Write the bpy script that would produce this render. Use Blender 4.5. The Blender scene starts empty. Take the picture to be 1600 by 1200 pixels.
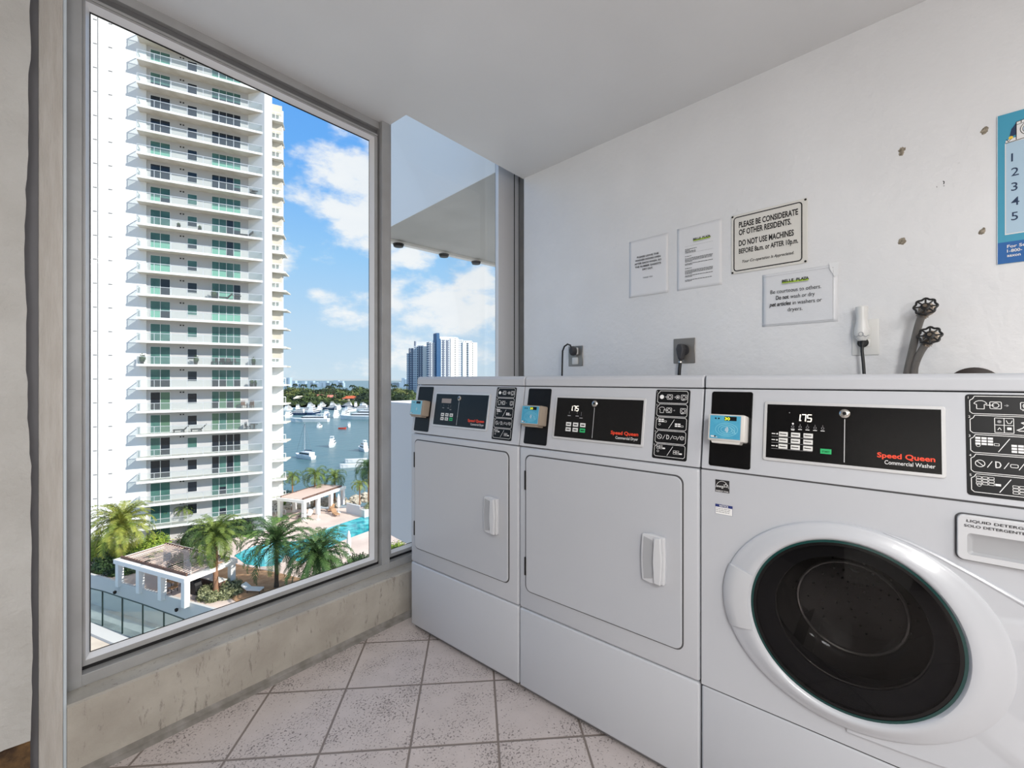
import bpy, bmesh, math, random
from mathutils import Vector, Matrix, noise as mnoise

SC = bpy.context.scene
COL = SC.collection
R_ = random.Random(7)

# ------------------------------------------------------------------ camera
# room axes: +X runs right and away along the window wall, +Y runs left and away along the machines, floor at z=0
YAW = math.radians(40.2)
CY, SY = math.cos(YAW), math.sin(YAW)
EYE = 1.17
cam_d = bpy.data.cameras.new('camera')
cam = bpy.data.objects.new('camera', cam_d); COL.objects.link(cam)
cam_d.sensor_fit = 'HORIZONTAL'; cam_d.sensor_width = 36.0
cam_d.lens = 698.0 / 1600.0 * 36.0
cam_d.shift_y = -7.0 / 1600.0
cam_d.clip_start = 0.02; cam_d.clip_end = 20000
fwd = Vector((CY, SY, 0)); up = Vector((0, 0, 1)); rgt = fwd.cross(up)
cam.matrix_world = Matrix((( rgt.x, up.x, -fwd.x, 0), (rgt.y, up.y, -fwd.y, 0), (rgt.z, up.z, -fwd.z, EYE), (0, 0, 0, 1)))
SC.camera = cam

def rf(r, f, z):
    """metres to the right of / ahead of the viewpoint, height relative to the eye -> world"""
    return Vector((CY * f + SY * r, SY * f - CY * r, z + EYE))
def gz(px, py, z):
    """point of the view at level z (relative to the eye)"""
    f = -z * 698.0 / (py - 593.0)
    return rf((px - 800.0) / 698.0 * f, f, z)
def gd(px, py, f):
    return rf((px - 800.0) / 698.0 * f, f, -(py - 593.0) / 698.0 * f)

# ------------------------------------------------------------------ colour management
vs = SC.view_settings
SC.display_settings.display_device = 'sRGB'
vs.view_transform = 'Standard'; vs.look = 'None'; vs.exposure = 0.0; vs.gamma = 1.0; vs.use_curve_mapping = False

def lin(c):
    out = []
    for v in c[:3]:
        v = v / 255.0
        out.append(v / 12.92 if v <= 0.04045 else ((v + 0.055) / 1.055) ** 2.4)
    return (out[0], out[1], out[2], 1.0)

# ------------------------------------------------------------------ world: blue sky with cumulus
W = bpy.data.worlds.new('sky'); SC.world = W; W.use_nodes = True
nt = W.node_tree; nt.nodes.clear()
def wn(t, **k):
    n = nt.nodes.new(t)
    for a, b in k.items(): setattr(n, a, b)
    return n
L = nt.links.new
tc = wn('ShaderNodeTexCoord')
sep = wn('ShaderNodeSeparateXYZ'); L(tc.outputs['Generated'], sep.inputs[0])
zmap = wn('ShaderNodeMapRange'); L(sep.outputs[2], zmap.inputs['Value']); zmap.inputs['From Min'].default_value = -.06; zmap.inputs['From Max'].default_value = 1
ramp = wn('ShaderNodeValToRGB'); L(zmap.outputs[0], ramp.inputs[0])
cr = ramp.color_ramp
cr.elements[0].position = 0.0; cr.elements[0].color = lin((206, 198, 184))  # warm tone below the horizon, added as ground bounce
cr.elements[1].position = 1.0; cr.elements[1].color = (1.05, 1.08, 1.12, 1)  # unseen zenith paled and brightened to lift and neutralise the fill
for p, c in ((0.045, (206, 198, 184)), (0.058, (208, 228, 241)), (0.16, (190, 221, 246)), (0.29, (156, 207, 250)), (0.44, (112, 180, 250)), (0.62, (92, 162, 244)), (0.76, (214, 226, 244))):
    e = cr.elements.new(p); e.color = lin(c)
def cloud_dir(px, py):
    v = Vector(rf((px - 800) / 698.0, 1.0, -(py - 593.0) / 698.0)) - Vector((0, 0, EYE))
    return v.normalized()
acc = None
for px, py, rad, kz, amp in ((592, 300, .16, .9, 1.15), (560, 352, .09, 1.6, 1.0), (466, 284, .035, .8, .62), (466, 262, .02, .5, .5), (497, 458, .04, 1.4, .8),
                             (690, 483, .20, 2.3, 1.15), (740, 436, .10, 2.0, 1.0), (640, 398, .10, 2.6, .9), (800, 480, .16, 2.0, .9), (560, 500, .14, 3.2, .62),
                             (520, 575, .2, 5.0, .5), (700, 560, .2, 4.0, .55), (900, 300, .3, 1.0, .8), (300, 380, .25, 2.0, .8)):
    c = cloud_dir(px, py)
    s = wn('ShaderNodeVectorMath', operation='SUBTRACT'); L(tc.outputs['Generated'], s.inputs[0]); s.inputs[1].default_value = c
    m = wn('ShaderNodeVectorMath', operation='MULTIPLY'); L(s.outputs[0], m.inputs[0]); m.inputs[1].default_value = (1, 1, kz)
    le = wn('ShaderNodeVectorMath', operation='LENGTH'); L(m.outputs[0], le.inputs[0])
    mr = wn('ShaderNodeMapRange'); L(le.outputs['Value'], mr.inputs['Value'])
    mr.inputs['From Min'].default_value = 0; mr.inputs['From Max'].default_value = rad * 1.5
    mr.inputs['To Min'].default_value = amp; mr.inputs['To Max'].default_value = 0
    if acc is None: acc = mr.outputs[0]
    else:
        a = wn('ShaderNodeMath', operation='MAXIMUM'); L(acc, a.inputs[0]); L(mr.outputs[0], a.inputs[1]); acc = a.outputs[0]
mp = wn('ShaderNodeMapping'); L(tc.outputs['Generated'], mp.inputs[0]); mp.inputs['Scale'].default_value = (1, 1, 1.9)
nz = wn('ShaderNodeTexNoise'); L(mp.outputs[0], nz.inputs['Vector']); nz.inputs['Scale'].default_value = 9; nz.inputs['Detail'].default_value = 8; nz.inputs['Roughness'].default_value = .58
ad = wn('ShaderNodeMath', operation='MULTIPLY_ADD'); L(nz.outputs[0], ad.inputs[0]); ad.inputs[1].default_value = 2.3; ad.inputs[2].default_value = -1.28
sm = wn('ShaderNodeMath', operation='ADD'); L(acc, sm.inputs[0]); L(ad.outputs[0], sm.inputs[1])
cm = wn('ShaderNodeMapRange', interpolation_type='SMOOTHSTEP'); L(sm.outputs[0], cm.inputs['Value'])
cm.inputs['From Min'].default_value = .22; cm.inputs['From Max'].default_value = .72; cm.inputs['To Max'].default_value = .96
cc = wn('ShaderNodeMix', data_type='RGBA'); cc.inputs['A'].default_value = lin((232, 240, 248)); cc.inputs['B'].default_value = (1.02, 1.02, 1.0, 1)
L(nz.outputs[0], cc.inputs['Factor'])
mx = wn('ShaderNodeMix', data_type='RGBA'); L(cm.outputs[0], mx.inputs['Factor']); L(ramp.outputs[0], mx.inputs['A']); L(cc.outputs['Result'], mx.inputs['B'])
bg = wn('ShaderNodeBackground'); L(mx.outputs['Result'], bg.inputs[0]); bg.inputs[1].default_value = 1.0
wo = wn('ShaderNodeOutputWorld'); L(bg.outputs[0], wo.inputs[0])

# ------------------------------------------------------------------ sun (from the right, slightly behind, about 30 degrees up)
sd = bpy.data.lights.new('sun', 'SUN'); sd.energy = 5.6; sd.angle = math.radians(0.6); sd.color = (1.0, .95, .86)
so = bpy.data.objects.new('sun', sd); COL.objects.link(so)
tosun = (rf(2.35, -0.85, 0) - rf(0, 0, 0)).normalized() * math.cos(math.radians(32)) + Vector((0, 0, math.sin(math.radians(32))))
so.rotation_euler = (-tosun).to_track_quat('-Z', 'Y').to_euler(); so.location = (0, 0, 60)

# ------------------------------------------------------------------ added fill lights, unseen behind the viewpoint, to brighten the room
def fill_light(name, loc, sx, sy, w, col=(1, .985, .96)):
    d = bpy.data.lights.new(name, 'AREA'); d.shape = 'RECTANGLE'; d.size = sx; d.size_y = sy; d.energy = w; d.color = col
    o = bpy.data.objects.new(name, d); COL.objects.link(o); o.location = loc
    return o
fill_light('ceiling_fill_light', (-0.75, -1.1, 2.40), 1.2, .5, 53)
fill_light('ceiling_fill_light', (0.25, -2.3, 2.40), 1.2, .5, 36)
gd_ = bpy.data.lights.new('room_fill_light', 'POINT'); gd_.energy = 52; gd_.shadow_soft_size = .22; gd_.color = (1, .985, .96)  # added point fill at mid-height, evening out walls and ceiling
go_ = bpy.data.objects.new('room_fill_light', gd_); COL.objects.link(go_); go_.location = (-.45, -.9, 1.45)

# ------------------------------------------------------------------ materials
MATS = {}
def mat(name, col, rough=.5, metal=0.0, col2=None, nscale=8, nmix=(.35, .65), bump=0, bscale=60, emit=None, estr=1, spec=.5, coat=0, stretch=None):
    m = bpy.data.materials.new(name); m.use_nodes = True
    t = m.node_tree; b = t.nodes['Principled BSDF']
    c = lin(col)
    b.inputs['Base Color'].default_value = c
    b.inputs['Roughness'].default_value = rough; b.inputs['Metallic'].default_value = metal
    b.inputs['Specular IOR Level'].default_value = spec
    if coat: b.inputs['Coat Weight'].default_value = coat; b.inputs['Coat Roughness'].default_value = .04
    if emit: b.inputs['Emission Color'].default_value = lin(emit); b.inputs['Emission Strength'].default_value = estr
    tcn = t.nodes.new('ShaderNodeTexCoord'); vec = tcn.outputs['Object']
    if stretch:
        mpn = t.nodes.new('ShaderNodeMapping'); mpn.inputs['Scale'].default_value = stretch
        t.links.new(vec, mpn.inputs[0]); vec = mpn.outputs[0]
    if col2:
        n = t.nodes.new('ShaderNodeTexNoise'); n.inputs['Scale'].default_value = nscale; n.inputs['Detail'].default_value = 6
        t.links.new(vec, n.inputs['Vector'])
        r = t.nodes.new('ShaderNodeMapRange'); r.inputs['From Min'].default_value = nmix[0]; r.inputs['From Max'].default_value = nmix[1]
        t.links.new(n.outputs[0], r.inputs['Value'])
        x = t.nodes.new('ShaderNodeMix'); x.data_type = 'RGBA'; x.inputs['A'].default_value = c; x.inputs['B'].default_value = lin(col2)
        t.links.new(r.outputs[0], x.inputs['Factor']); t.links.new(x.outputs['Result'], b.inputs['Base Color'])
    if bump:
        n = t.nodes.new('ShaderNodeTexNoise'); n.inputs['Scale'].default_value = bscale; n.inputs['Detail'].default_value = 5
        t.links.new(vec, n.inputs['Vector'])
        bb = t.nodes.new('ShaderNodeBump'); bb.inputs['Strength'].default_value = bump; bb.inputs['Distance'].default_value = .01
        t.links.new(n.outputs[0], bb.inputs['Height']); t.links.new(bb.outputs[0], b.inputs['Normal'])
    MATS[name] = m
    return m
def glassy(name, tint, gloss=.08, rough=0.0, opaque=None, fres=1.45, fmul=1.0):
    """clear pane: tinted see-through with fresnel reflection, optionally partly white"""
    m = bpy.data.materials.new(name); m.use_nodes = True; t = m.node_tree; t.nodes.clear()
    o = t.nodes.new('ShaderNodeOutputMaterial'); tr = t.nodes.new('ShaderNodeBsdfTransparent'); tr.inputs[0].default_value = (*tint, 1)
    g = t.nodes.new('ShaderNodeBsdfGlossy'); g.inputs['Roughness'].default_value = rough
    f = t.nodes.new('ShaderNodeFresnel'); f.inputs[0].default_value = fres
    mu = t.nodes.new('ShaderNodeMath'); mu.operation = 'MULTIPLY'; mu.inputs[1].default_value = fmul; t.links.new(f.outputs[0], mu.inputs[0])
    x = t.nodes.new('ShaderNodeMixShader'); t.links.new(mu.outputs[0], x.inputs[0])
    src = tr.outputs[0]
    if opaque:
        d = t.nodes.new('ShaderNodeBsdfDiffuse'); d.inputs[0].default_value = lin(opaque[:3])
        y = t.nodes.new('ShaderNodeMixShader'); y.inputs[0].default_value = opaque[3]
        t.links.new(tr.outputs[0], y.inputs[1]); t.links.new(d.outputs[0], y.inputs[2]); src = y.outputs[0]
    t.links.new(src, x.inputs[1]); t.links.new(g.outputs[0], x.inputs[2]); t.links.new(x.outputs[0], o.inputs[0])
    MATS[name] = m
    return m

# ------------------------------------------------------------------ mesh helpers
class MB:
    def __init__(s): s.v = []; s.f = []; s.mi = []; s.sm = []
    def add(s, verts, faces, mi=0, M=None, smooth=False):
        o = len(s.v)
        for p in verts:
            p = Vector(p); s.v.append(M @ p if M else p)
        for f in faces: s.f.append([o + i for i in f]); s.mi.append(mi); s.sm.append(smooth)
        return s
    def box(s, x0, x1, y0, y1, z0, z1, mi=0, M=None):
        return s.add([(x0,y0,z0),(x1,y0,z0),(x1,y1,z0),(x0,y1,z0),(x0,y0,z1),(x1,y0,z1),(x1,y1,z1),(x0,y1,z1)],
                     [(0,3,2,1),(4,5,6,7),(0,1,5,4),(1,2,6,5),(2,3,7,6),(3,0,4,7)], mi, M)
    def rbox(s, x0, x1, y0, y1, z0, z1, r, seg=3, mi=0, M=None):
        bm = bmesh.new(); bmesh.ops.create_cube(bm, size=1)
        for v in bm.verts: v.co = Vector(((x0+x1)/2 + v.co.x*(x1-x0), (y0+y1)/2 + v.co.y*(y1-y0), (z0+z1)/2 + v.co.z*(z1-z0)))
        bmesh.ops.bevel(bm, geom=bm.edges[:], offset=r, segments=seg, profile=.5, affect='EDGES')
        return s.bm(bm, mi, M, True)
    def bm(s, bm, mi=0, M=None, smooth=False):
        bm.verts.index_update()
        s.add([v.co.copy() for v in bm.verts], [[v.index for v in f.verts] for f in bm.faces], mi, M, smooth); bm.free(); return s
    def prism(s, pts, d0, d1, axis='y', mi=0, M=None, smooth=False):
        """2D outline extruded along an axis; outline in the other two axes"""
        def P(a, b, d): return {'x': (d, a, b), 'y': (a, d, b), 'z': (a, b, d)}[axis]
        n = len(pts)
        return s.add([P(a, b, d0) for a, b in pts] + [P(a, b, d1) for a, b in pts],
                     [list(range(n))[::-1], list(range(n, 2*n))] + [(i, (i+1) % n, n+(i+1) % n, n+i) for i in range(n)], mi, M, smooth)
    def tube(s, pts, r, n=8, mi=0, M=None, cap=True):
        pts = [Vector(p) for p in pts]; rr = r if isinstance(r, (list, tuple)) else [r]*len(pts)
        V = []; ref = None
        for i, p in enumerate(pts):
            t = (pts[min(i+1, len(pts)-1)] - pts[max(i-1, 0)]).normalized()
            if ref is None: ref = t.orthogonal().normalized()
            a = (ref - t*ref.dot(t)).normalized(); b = t.cross(a); ref = a
            for k in range(n):
                th = 2*math.pi*k/n; V.append(p + (a*math.cos(th) + b*math.sin(th))*rr[i])
        F = []
        for i in range(len(pts)-1):
            for k in range(n):
                F.append((i*n+k, i*n+(k+1) % n, (i+1)*n+(k+1) % n, (i+1)*n+k))
        if cap: F.append(tuple(range(n))[::-1]); F.append(tuple((len(pts)-1)*n+k for k in range(n)))
        return s.add(V, F, mi, M, True)
    def lathe(s, prof, n=48, mi=0, M=None, zr=None, closed=False, a0=0, a1=2*math.pi):
        """profile (radius, height) spun round local z; zr maps radius to the second radius (ellipse)"""
        full = abs(a1 - a0 - 2*math.pi) < 1e-6; m = n if full else n+1; V = []; F = []
        for r, h in prof:
            for k in range(m):
                th = a0 + (a1-a0)*k/n; V.append((r*math.cos(th), (zr(r) if zr else r)*math.sin(th), h))
        for i in range(len(prof) - (0 if closed else 1)):
            j = (i+1) % len(prof)
            for k in range(n):
                k2 = (k+1) % m; F.append((i*m+k, i*m+k2, j*m+k2, j*m+k))
        return s.add(V, F, mi, M, True)
    def build(s, name, mats, parent=None, bevel=0, loc=None, autosmooth=True):
        me = bpy.data.meshes.new(name); me.from_pydata(s.v, [], s.f)
        if not isinstance(mats, (list, tuple)): mats = [mats]
        for m in mats: me.materials.append(m)
        me.polygons.foreach_set('material_index', s.mi)
        me.polygons.foreach_set('use_smooth', s.sm); me.update()
        if name in ('door_glass', 'door', 'glass_edge', 'glass_rim', 'bowl_clamp_ring', 'glass_panel', 'front_moulding', 'key_lock', 'hull'):
            b_ = bmesh.new(); b_.from_mesh(me); bmesh.ops.recalc_face_normals(b_, faces=b_.faces[:]); b_.to_mesh(me); b_.free()
        if any(s.sm):
            try: me.set_sharp_from_angle(angle=math.radians(38))
            except Exception: pass
        o = bpy.data.objects.new(name, me); COL.objects.link(o)
        if parent is not None: o.parent = parent
        if bevel:
            b = o.modifiers.new('bevel', 'BEVEL'); b.width = bevel; b.segments = 2; b.limit_method = 'ANGLE'
        return o
def box(name, mats, x0, x1, y0, y1, z0, z1, parent=None, bevel=0):
    return MB().box(x0, x1, y0, y1, z0, z1).build(name, mats, parent, bevel)
def tag(o, label=None, cat=None, group=None, kind=None):
    if label: o['label'] = label
    if cat: o['category'] = cat
    if group: o['group'] = group
    if kind: o['kind'] = kind
    return o
def struct(o): o['kind'] = 'structure'; return o
def empty(name, loc=(0, 0, 0), rz=0):
    o = bpy.data.objects.new(name, None); COL.objects.link(o); o.location = loc; o.rotation_euler = (0, 0, rz); o.empty_display_size = .1
    return o
def copy_tree(o, parent=None):
    c = o.copy(); COL.objects.link(c)
    if parent is not None: c.parent = parent
    for ch in list(o.children): copy_tree(ch, c)
    return c
def rrect(x0, x1, y0, y1, r, n=5):
    P = []
    for cx, cy, a in ((x1-r, y1-r, 0), (x0+r, y1-r, 90), (x0+r, y0+r, 180), (x1-r, y0+r, 270)):
        for k in range(n+1):
            t = math.radians(a + 90*k/n); P.append((cx + r*math.cos(t), cy + r*math.sin(t)))
    return P
_tc = {}
def text_mesh(body, size, bold=0, shear=0, space=1.0):
    k = (body, size, bold, shear, space)
    if k not in _tc:
        cu = bpy.data.curves.new('t', 'FONT'); cu.body = body; cu.size = size; cu.offset = bold; cu.shear = shear; cu.space_character = space
        cu.resolution_u = 3
        ob = bpy.data.objects.new('t', cu); COL.objects.link(ob)
        dg = bpy.context.evaluated_depsgraph_get(); me = bpy.data.meshes.new_from_object(ob.evaluated_get(dg))
        V = [v.co.copy() for v in me.vertices]; F = [list(p.vertices) for p in me.polygons]
        bpy.data.objects.remove(ob); bpy.data.curves.remove(cu); bpy.data.meshes.remove(me)
        _tc[k] = (V, F)
    return _tc[k]
class Flat:
    """printing on a plane: M maps (x right, y up, z out of the plane)"""
    def __init__(s, M): s.M = M; s.mb = MB()
    def poly(s, pts, mi=0, z=.0004): s.mb.add([(x, y, z) for x, y in pts], [list(range(len(pts)))], mi, s.M); return s
    def rect(s, x0, x1, y0, y1, mi=0, z=.0004): return s.poly([(x0,y0),(x1,y0),(x1,y1),(x0,y1)], mi, z)
    def line(s, a, b, w, mi=0, z=.0006):
        a = Vector(a); b = Vector(b); d = (b-a)
        if d.length < 1e-7: return s
        d.normalize(); n = Vector((-d.y, d.x))*w/2
        return s.poly([a-n, b-n, b+n, a+n], mi, z)
    def loop(s, pts, w, mi=0, z=.0006):
        for i in range(len(pts)): s.line(pts[i], pts[(i+1) % len(pts)], w, mi, z)
        return s
    def path(s, pts, w, mi=0, z=.0006):
        for i in range(len(pts)-1): s.line(pts[i], pts[i+1], w, mi, z)
        return s
    def ring(s, x, y, r, w, mi=0, z=.0006, n=16): return s.loop([(x+r*math.cos(2*math.pi*k/n), y+r*math.sin(2*math.pi*k/n)) for k in range(n)], w, mi, z)
    def disc(s, x, y, r, mi=0, z=.0006, n=14): return s.poly([(x+r*math.cos(2*math.pi*k/n), y+r*math.sin(2*math.pi*k/n)) for k in range(n)], mi, z)
    def text(s, body, x, y, size, mi=0, w=None, align='l', bold=0, shear=0, z=.0008, space=1.0, h=None):
        V, F = text_mesh(body, 1.0, bold, shear, space)
        if not V: return s
        x0 = min(v.x for v in V); x1 = max(v.x for v in V)
        sx = size if w is None else w / (x1-x0); sy = size
        ww = (x1-x0)*sx; ox = x - x0*sx - (ww if align == 'r' else ww/2 if align == 'c' else 0)
        s.mb.add([(v.x*sx + ox, v.y*sy + y, z) for v in V], F, mi, s.M)
        return s
    def build(s, name, mats, parent=None): return s.mb.build(name, mats, parent)
# ================================================================== room materials
m_wall = mat('white_plaster', (234, 235, 237), .55, col2=(228, 229, 231), nscale=2.5, bump=.35, bscale=28)
m_ceil = mat('ceiling_paint', (224, 224, 224), .5, bump=.06, bscale=25, col2=(218, 218, 218), nscale=1.5)
m_lwall = mat('old_plaster', (186, 186, 184), .8, col2=(174, 173, 170), nscale=5, bump=.5, bscale=45)
m_post = mat('weathered_white_wood', (192, 188, 183), .7, col2=(182, 177, 171), nscale=14, bump=.5, bscale=30, stretch=(6, 6, .6))
m_frame = mat('grey_painted_aluminium', (172, 173, 174), .42, metal=.15, col2=(162, 162, 162), nscale=9, bump=.05, bscale=80)
m_framel = mat('satin_white_aluminium', (226, 226, 228), .3, metal=.1)
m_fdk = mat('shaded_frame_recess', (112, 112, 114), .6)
m_gask = mat('black_rubber', (14, 14, 16), .6)
m_gap = mat('dark_gap', (118, 118, 122), .9)
m_rot = mat('rotten_plaster', (120, 92, 58), .95, col2=(60, 44, 30), nscale=22, bump=1.0, bscale=50)
m_caulk = mat('bluish_caulk', (196, 206, 214), .5)
m_glass = glassy('window_glass', (.985, .99, .99), fmul=.10)

def concrete():
    m = mat('painted_concrete_curb', (178, 173, 164), .75, col2=(160, 154, 145), nscale=6, bump=.35, bscale=40)
    t = m.node_tree; b = t.nodes['Principled BSDF']; src = b.inputs['Base Color'].links[0].from_socket
    tcn = t.nodes.new('ShaderNodeTexCoord'); mp = t.nodes.new('ShaderNodeMapping'); mp.inputs['Scale'].default_value = (52, 52, 12)
    t.links.new(tcn.outputs['Object'], mp.inputs[0])
    n = t.nodes.new('ShaderNodeTexNoise'); n.inputs['Scale'].default_value = 1; n.inputs['Detail'].default_value = 9; n.inputs['Roughness'].default_value = .75
    t.links.new(mp.outputs[0], n.inputs['Vector'])
    r = t.nodes.new('ShaderNodeMapRange'); r.inputs['From Min'].default_value = .57; r.inputs['From Max'].default_value = .66; r.inputs['To Max'].default_value = .75
    t.links.new(n.outputs[0], r.inputs['Value'])
    x = t.nodes.new('ShaderNodeMix'); x.data_type = 'RGBA'; x.inputs['B'].default_value = lin((112, 106, 100)); t.links.new(src, x.inputs['A'])
    t.links.new(r.outputs[0], x.inputs['Factor']); t.links.new(x.outputs['Result'], b.inputs['Base Color'])
    return m
m_curb = concrete()

def tile_mat():
    m = bpy.data.materials.new('pitted_pink_grey_tile'); m.use_nodes = True; t = m.node_tree; b = t.nodes['Principled BSDF']; LK = t.links.new
    def N(ty, **k):
        n = t.nodes.new(ty)
        for a, c in k.items(): setattr(n, a, c)
        return n
    tcn = N('ShaderNodeTexCoord'); s = N('ShaderNodeSeparateXYZ'); LK(tcn.outputs['Object'], s.inputs[0])
    masks = []; cells = []
    for sg, per, off in ((1, .2950, 2.456/math.sqrt(2)), (-1, .2800, -.288/math.sqrt(2))):
        a = N('ShaderNodeMath', operation='MULTIPLY'); LK(s.outputs[1], a.inputs[0]); a.inputs[1].default_value = sg
        c = N('ShaderNodeMath', operation='ADD'); LK(s.outputs[0], c.inputs[0]); LK(a.outputs[0], c.inputs[1])
        d = N('ShaderNodeMath', operation='MULTIPLY_ADD'); LK(c.outputs[0], d.inputs[0]); d.inputs[1].default_value = 1/math.sqrt(2)/per; d.inputs[2].default_value = -off/per + 40
        f = N('ShaderNodeMath', operation='FRACT'); LK(d.outputs[0], f.inputs[0])
        fl = N('ShaderNodeMath', operation='FLOOR'); LK(d.outputs[0], fl.inputs[0]); cells.append(fl)
        g = N('ShaderNodeMath', operation='SUBTRACT'); LK(f.outputs[0], g.inputs[0]); g.inputs[1].default_value = .5
        h = N('ShaderNodeMath', operation='ABSOLUTE'); LK(g.outputs[0], h.inputs[0])
        i = N('ShaderNodeMapRange'); LK(h.outputs[0], i.inputs['Value']); w = .0034/per
        i.inputs['From Min'].default_value = .5 - w*1.5; i.inputs['From Max'].default_value = .5 - w*.75
        masks.append(i)
    g = N('ShaderNodeMath', operation='MAXIMUM'); LK(masks[0].outputs[0], g.inputs[0]); LK(masks[1].outputs[0], g.inputs[1])
    cv = N('ShaderNodeCombineXYZ'); LK(cells[0].outputs[0], cv.inputs[0]); LK(cells[1].outputs[0], cv.inputs[1])
    wnz = N('ShaderNodeTexWhiteNoise'); LK(cv.outputs[0], wnz.inputs[0])
    n1 = N('ShaderNodeTexNoise'); LK(tcn.outputs['Object'], n1.inputs['Vector']); n1.inputs['Scale'].default_value = 14; n1.inputs['Detail'].default_value = 6
    base = N('ShaderNodeMix', data_type='RGBA'); base.inputs['A'].default_value = lin((200, 190, 187)); base.inputs['B'].default_value = lin((182, 173, 170)); LK(n1.outputs[0], base.inputs['Factor'])
    # pits: small dark specks gathered in drifts
    n2 = N('ShaderNodeTexNoise'); LK(tcn.outputs['Object'], n2.inputs['Vector']); n2.inputs['Scale'].default_value = 150; n2.inputs['Detail'].default_value = 3; n2.inputs['Distortion'].default_value = .6
    n3 = N('ShaderNodeTexNoise'); LK(tcn.outputs['Object'], n3.inputs['Vector']); n3.inputs['Scale'].default_value = 7; n3.inputs['Detail'].default_value = 3
    ad = N('ShaderNodeMath', operation='MULTIPLY_ADD'); LK(n3.outputs[0], ad.inputs[0]); ad.inputs[1].default_value = .42; LK(n2.outputs[0], ad.inputs[2])
    pr = N('ShaderNodeMapRange'); LK(ad.outputs[0], pr.inputs['Value']); pr.inputs['From Min'].default_value = .80; pr.inputs['From Max'].default_value = .86; pr.inputs['To Max'].default_value = .8
    pit = N('ShaderNodeMix', data_type='RGBA'); LK(pr.outputs[0], pit.inputs['Factor']); LK(base.outputs['Result'], pit.inputs['A']); pit.inputs['B'].default_value = lin((108, 100, 98))
    gr = N('ShaderNodeMix', data_type='RGBA'); LK(g.outputs[0], gr.inputs['Factor']); LK(pit.outputs['Result'], gr.inputs['A']); gr.inputs['B'].default_value = lin((122, 112, 106))
    LK(gr.outputs['Result'], b.inputs['Base Color'])
    b.inputs['Roughness'].default_value = .42
    su = N('ShaderNodeMath', operation='MAXIMUM'); LK(g.outputs[0], su.inputs[0]); LK(pr.outputs[0], su.inputs[1])
    bb = N('ShaderNodeBump', invert=True); bb.inputs['Strength'].default_value = .5; bb.inputs['Distance'].default_value = .002; LK(su.outputs[0], bb.inputs['Height']); LK(bb.outputs[0], b.inputs['Normal'])
    return m
m_tile = tile_mat()

CE = EYE + 1.29          # ceiling height 2.46
# floor and ceiling (the ceiling stops short of the second window, leaving a slot up to the window head)
struct(MB().box(-2.2, 2.7, -3.3, 1.86, -.12, 0).build('floor', m_tile))
cei = MB(); cei.box(-2.2, 2.45, -3.3, 1.80, CE, CE+.16); cei.box(-2.2, 1.33, 1.80, 1.958, CE, CE+.16); cei.box(1.33, 2.6, 1.80, 2.05, CE+.62, CE+.75); cei.box(-.3, 2.6, 1.66, 1.80, CE+.16, CE+.75); cei.box(1.27, 1.33, 1.80, 1.94, CE+.16, CE+.62)
struct(cei.build('ceiling', m_ceil))
# wall behind the machines, five degrees off square
WD = Vector((-.0883, -.9961, 0)); WN = Vector((-.9961, .0883, 0)); W0 = Vector((2.238, 1.794, 0))
def WM(s, z): # matrix of a plane on the wall: x along the wall to the right, y up, z out of the wall
    p = W0 + WD*s; return Matrix(((WD.x, 0, WN.x, p.x), (WD.y, 0, WN.y, p.y), (0, 1, 0, z), (0, 0, 0, 1)))
wm = MB(); M0 = WM(0, 0)
pts = []
wm.add([(0,0,0),(5.1,0,0),(5.1,CE+.1,0),(0,CE+.1,0),(0,0,-.14),(5.1,0,-.14),(5.1,CE+.1,-.14),(0,CE+.1,-.14)],
       [(0,1,2,3),(4,7,6,5),(0,3,7,4),(1,5,6,2),(3,2,6,7),(0,4,5,1)], 0, M0)
struct(wm.build('wall_right', m_wall, bevel=.006))
# the rest of the room, behind the viewpoint
struct(box('wall_back', mat('beige_back_wall', (170, 160, 148), .7), -2.3, 2.6, -3.42, -3.3, 0, CE+.1))
struct(box('wall_far_left', mat('grey_far_wall', (126, 122, 118), .7), -2.32, -2.2, -3.42, 1.9, 0, CE+.1))
# unseen white door in the far-left wall, placed to reflect in the washer glass
dr = MB(); dr.box(-2.2, -2.16, -.55, .30, 0.01, 2.05); struct(dr.build('door_1', mat('door_paint', (236, 234, 228), .5)))
# left wall: plaster with a ragged edge, rotten at the foot
lw = MB(); rr = random.Random(3)
n = 70; edge = []
for i in range(n+1):
    z = .19 + (CE-.19)*i/n
    e = .080 + .006*math.sin(z*3.1) + .0045*(mnoise.noise(Vector((z*9, 1.3, 0)))) + .003*mnoise.noise(Vector((z*40, 3, 0)))
    if z > 2.2: e += .012*(z-2.2)
    edge.append((e, z))
foot = []
for i in range(31):
    x = -1.3 + (edge[0][0]+1.3)*i/30
    foot.append((x, .19 + .012*mnoise.noise(Vector((x*14, 0, 5))) + .006*mnoise.noise(Vector((x*50, 0, 5)))))
ol = foot[:-1] + edge + [(-1.3, CE)]
lw.prism([(a, b) for a, b in ol], 1.78, 1.90, 'y')
struct(lw.build('wall_left', m_lwall))
struct(box('wall_left', m_rot, -1.3, .083, 1.80, 1.92, 0, .23))
struct(box('trim_1', m_gap, .060, .104, 1.85, 1.93, 0, CE))
struct(box('wall_left', m_wall, -2.2, -1.3, 1.78, 1.90, 0, CE))
struct(MB().box(.101, .150, 1.842, 1.95, 0, CE).build('trim_2', m_post, bevel=.0015))
struct(MB().box(.1505, .158, 1.848, 1.95, 0, CE).build('trim_3', m_caulk, bevel=.001))
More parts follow.
